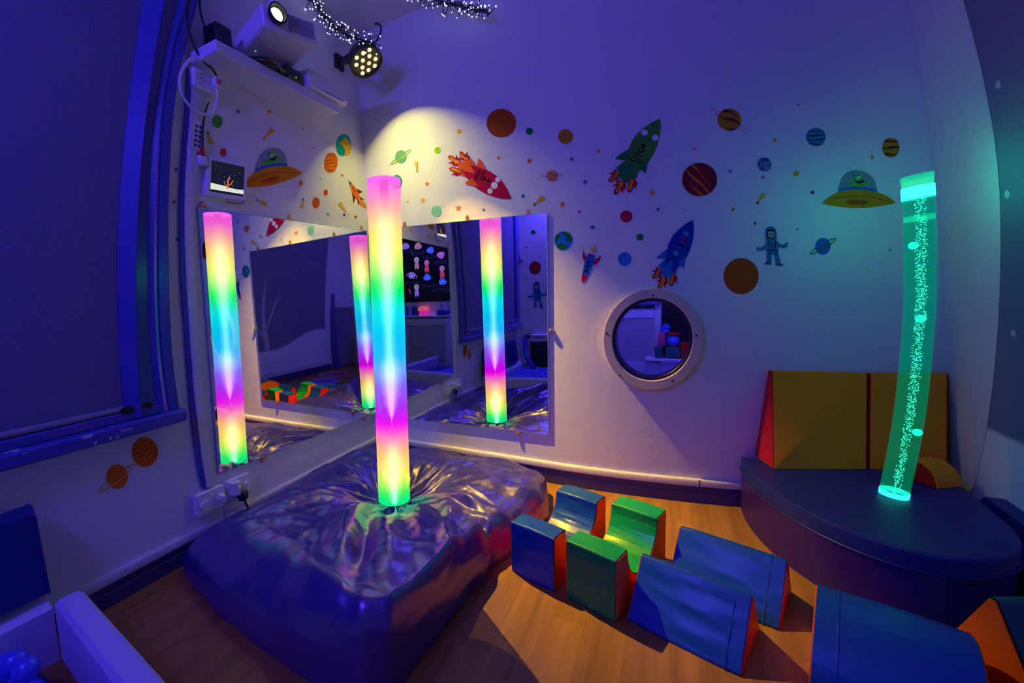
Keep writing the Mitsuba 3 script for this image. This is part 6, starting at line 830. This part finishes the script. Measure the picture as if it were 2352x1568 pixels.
["planet_sticker","dark red striped planet sticker seen in the right mirror","S",[["","maroon","e",[0.2319,1.3599,0.0726,-0.0049,0.0012,0.0824]],["band","oranged","p",[0.1645,1.3372,0.1864,1.3341,0.1629,1.3431]],["band","oranged","p",[0.2113,1.3187,0.2311,1.304,0.251,1.2997,0.2709,1.2997,0.2779,1.2967,0.286,1.3058,0.271,1.3078,0.2511,1.3063,0.2312,1.3088]],["band","oranged","p",[0.1721,1.39,0.192,1.3738,0.2119,1.3616,0.2519,1.3582,0.2716,1.3462,0.2912,1.3301,0.2976,1.3278,0.2993,1.3335,0.2717,1.358,0.252,1.3691,0.2121,1.3737,0.1921,1.3799,0.1662,1.3943,0.1656,1.3924]],["band","oranged","p",[0.1928,1.4204,0.2128,1.4203,0.2327,1.4157,0.2721,1.3865,0.2786,1.3852,0.2721,1.3881,0.2328,1.4205,0.213,1.4299,0.1975,1.4324,0.1857,1.4235]]]],
["comet_sticker","tiny gold shooting star sticker seen in the right mirror","S",[["","gold","s",[0.1107,1.2104,0.0106,-0.0006,0.0002,0.0103]],["tail","gold","p",[0.1105,1.2168,0.1095,1.2372,0.1106,1.2633,0.1153,1.2578,0.1197,1.2635,0.1224,1.2574,0.1277,1.2618,0.1289,1.2546,0.134,1.2558,0.1231,1.2361,0.1139,1.2159]]]],
["star_sticker","blue star sticker on the wall behind, seen in the right mirror","S",[["","blue","s",[0.1235,1.6252,0.0198,-0.0018,0.0003,0.0192]]]],
["star_sticker","tiny navy star sticker on the wall behind, seen in the right mirror","S",[["","navy","s",[0.3003,1.4845,0.0138,-0.0011,0.0002,0.0136]]]],
["rocket_sticker","small blue and red rocket sticker seen in the right mirror","S",[["body","blue","p",[0.0128,1.5296,0.0357,1.5166,0.0576,1.4537,0.0399,1.4327,0.0116,1.4683]],["nose","redp","p",[0.002,1.5695,0.0357,1.5166,0.0128,1.5296]],["fin","redp","p",[0.0521,1.4708,0.0865,1.4626,0.0629,1.431]],["flame","gold","p",[0.0399,1.4327,0.0575,1.4481,0.0564,1.3869,0.0393,1.3992]]]],
["astronaut_sticker","teal astronaut sticker waving in the right mirror","S",[["helmet","suit","p",[0.2123,1.0638,0.2062,1.1137,0.2068,1.1508,0.2194,1.178,0.244,1.1866,0.2682,1.1817,0.284,1.1624,0.2904,1.1345,0.2907,1.0606]],["torso","suit","p",[0.2123,1.0638,0.2907,1.0606,0.2987,1.0541,0.3037,1.0231,0.3013,0.9429,0.2214,0.9453,0.2112,0.9892]],["arm","suit","p",[0.2122,1.0576,0.1981,1.0271,0.1732,1.0093,0.162,1.0003,0.1727,0.9796,0.2085,0.9893]],["glove","suit","p",[0.1621,1.0034,0.1499,1.0179,0.1456,1.0072,0.1379,1.0106,0.1358,1.0012,0.148,0.9836,0.152,0.9741,0.1727,0.9796]],["arm","suit","p",[0.2987,1.0541,0.3171,1.0287,0.3491,1.0275,0.346,0.9938,0.3035,1.0077]],["glove","suit","p",[0.3491,1.0275,0.356,1.0456,0.3611,1.0332,0.3706,1.0496,0.3763,1.0387,0.3701,1.0083,0.3461,0.9953]],["leg","suit","p",[0.2187,0.9454,0.25,0.9444,0.2477,0.876,0.215,0.88,0.2143,0.9206]],["boot","teald","p",[0.2151,0.8831,0.249,0.876,0.2515,0.8572,0.1874,0.8634]],["leg","suit","p",[0.2716,0.9438,0.3026,0.9428,0.3141,0.8992,0.3164,0.8697,0.2813,0.8597,0.2803,0.8877]],["boot","teald","p",[0.2814,0.8659,0.3164,0.8713,0.3429,0.8459,0.2825,0.8488]],["visor","black","p",[0.2204,1.1533,0.2355,1.1618,0.2625,1.1604,0.2757,1.1444,0.2798,1.0857,0.2721,1.0783,0.2289,1.0817,0.2223,1.0944],2],["face","skin","p",[0.2257,1.1422,0.2434,1.146,0.2676,1.1423,0.2741,1.126,0.2749,1.0859,0.233,1.0862,0.2265,1.1066],3],["eye","black","p",[0.2441,1.1212,0.2436,1.1182,0.2421,1.116,0.2402,1.1152,0.2383,1.1161,0.237,1.1185,0.2365,1.1216,0.2371,1.1246,0.2385,1.1268,0.2404,1.1276,0.2423,1.1267,0.2436,1.1243],4],["eye","black","p",[0.2624,1.1188,0.2619,1.1158,0.2605,1.1136,0.2586,1.1128,0.2567,1.1138,0.2554,1.1161,0.2549,1.1192,0.2554,1.1222,0.2569,1.1244,0.2588,1.1252,0.2606,1.1243,0.262,1.1219],4],["mouth","black","p",[0.2346,1.1,0.248,1.0933,0.267,1.1001,0.2507,1.0894],4],["ear_pad","lightblue","p",[0.2137,1.1195,0.2128,1.1126,0.2108,1.1076,0.208,1.1059,0.2053,1.1078,0.2034,1.113,0.2028,1.12,0.2036,1.127,0.2057,1.132,0.2085,1.1337,0.2111,1.1317,0.2131,1.1265],2],["ear_pad","lightblue","p",[0.2973,1.1095,0.2965,1.1027,0.2944,1.0977,0.2917,1.0959,0.2891,1.0979,0.2872,1.1031,0.2866,1.11,0.2874,1.1169,0.2894,1.1219,0.2921,1.1236,0.2948,1.1216,0.2967,1.1165],2],["belt","navy","p",[0.2117,0.9892,0.3026,0.9861,0.3025,0.9762,0.2124,0.9792],2],["strap","navy","p",[0.2286,1.0616,0.234,1.0614,0.2293,1.0197,0.2239,1.0199],2],["strap","navy","p",[0.2773,1.0596,0.2821,1.0594,0.2848,1.0176,0.2794,1.0178],2],["chest_panel","black","p",[0.2715,1.0305,0.2836,1.03,0.2819,1.0023,0.2724,1.0026],2],["chest_panel","black","p",[0.2459,1.0361,0.2532,1.0358,0.2523,1.0157,0.2461,1.0159],2],["knee_patch","teald","p",[0.227,0.9514,0.2327,0.9667,0.2435,0.9664,0.25,0.9475],2],["knee_patch","teald","p",[0.2676,0.947,0.2733,0.9639,0.2841,0.9651,0.2946,0.9462],2]]]
]
# ================================================================== wall stickers: thin vinyl shapes; s along the wall, z up, in metres
PAL = {'blue': '#1f63b8', 'star': '#d9822b', 'green': '#3f9a38', 'teal': '#2f9a94', 'gold': '#e0b030', 'red': '#c23a2c', 'tealb': '#1d8a94', 'oranged': '#dd7420', 'rust': '#b8481f', 'pink': '#d87088', 'aqua': '#9fd4cf', 'rustr': '#c8562e', 'lightblue': '#79b4e0', 'steel': '#35668c', 'cream': '#e6dcc0', 'navy': '#1c2c6c', 'orange': '#e07a20', 'brownorange': '#a8521c', 'saucer': '#cf8420', 'domegrey': '#7d8f98', 'aliengreen': '#4fa82c', 'black': '#0a0a0c', 'white': '#ececf0', 'brown': '#8a4a1c', 'maroon': '#7c1f2c', 'flame': '#e88a28', 'flamed': '#a82430', 'greygreen': '#5f9080', 'lime': '#92c828', 'mint': '#8fd8b0', 'mintd': '#5fb898', 'greend': '#1f7a3c', 'ochre': '#b08428', 'tan': '#c89468', 'redp': '#c01f40', 'skyblue': '#2f88d8', 'greyblue': '#6f88a8', 'teald': '#12586c', 'pinkd': '#c85088', 'violetblue': '#3a60b4', 'suit': '#2a7a98', 'skin': '#b0a49a', 'greenr': '#3f8a34', 'bluer': '#1c3c98', 'bluel': '#2a74b8', 'cyanb': '#4a92b0', 'crimson': '#b81c3c', 'orangef': '#e8602c', 'whiteblue': '#dfe4f0', }
for n_, c_ in PAL.items(): scene['p_' + n_] = {'type': 'twosided', 'bsdf': {'type': 'diffuse', 'reflectance': {'type': 'rgb', 'value': srgb(c_)}}}
TH = .0006
def on_wall(m2, W, o):      # mesh with (s, z, height) -> the wall's surface
    v = m2.vertices
    if W == 'B': q = np.c_[v[:, 0], yw(v[:, 0]) - .0008 - o - v[:, 2], v[:, 1]]
    elif W == 'L': q = np.c_[.0008 + o + v[:, 2], v[:, 0], v[:, 1]]
    else: q = np.c_[v[:, 0], YS + .0008 + o + v[:, 2], v[:, 1]]
    e = trimesh.Trimesh(q, m2.faces, process=False); e.fix_normals(); return e
def fine_(m, W):
    if W == 'B' and m.extents[0] > .05:
        m = trimesh.Trimesh(*trimesh.remesh.subdivide_to_size(m.vertices, m.faces, .04))
    return m
def unit(kind):
    if kind == 'e': t = np.linspace(0, 2 * np.pi, 37)[:-1]; return np.c_[np.cos(t), np.sin(t)]
    t = np.pi / 2 + np.arange(10) * np.pi / 5; r = np.where(np.arange(10) % 2 == 0, 1, .42); return np.c_[r * np.cos(t), r * np.sin(t)]
for name, label, W, layers in STICKERS:
    root = thing(name, label, 'wall sticker')
    for L_ in layers:
        part, col, kind, data = L_[:4]; rest = L_[4:]
        lev = next((r for r in rest if isinstance(r, int)), 1 if part else 0); holes = next((r for r in rest if isinstance(r, list)), [])
        if kind in 'es':
            s, z, a, b, c, d = data; P = unit(kind); P = Polygon(np.c_[s + P[:, 0] * a + P[:, 1] * c, z + P[:, 0] * b + P[:, 1] * d])
            m = extr(P, TH)
        elif kind == 'p':
            P = Polygon(np.array(data).reshape(-1, 2), [np.array(h).reshape(-1, 2) for h in holes]).buffer(0)
            P = max(getattr(P, 'geoms', [P]), key=lambda g: g.area); m = extr(P, TH)
        else:
            t_, s, z, rx, rz, ux, uz = data; m = meshkit.text_mesh(t_, 1.0, TH, True); w_ = m.bounds[1][0]; v = m.vertices
            h_ = math.hypot(ux, uz); u_, q_ = v[:, 0] - w_ / 2, v[:, 1] - .5 if len(t_) < 2 else v[:, 1] - .36
            m = trimesh.Trimesh(np.c_[s + u_ * rx + q_ * ux, z + u_ * rz + q_ * uz, v[:, 2]], m.faces)
        m = on_wall(fine_(m, W), W, lev * .0009)
        if part: obj(part, m, 'p_' + col, root)
        else:
            sh_ = mikit.ply(m, 'p_' + col); scene[root] = sh_
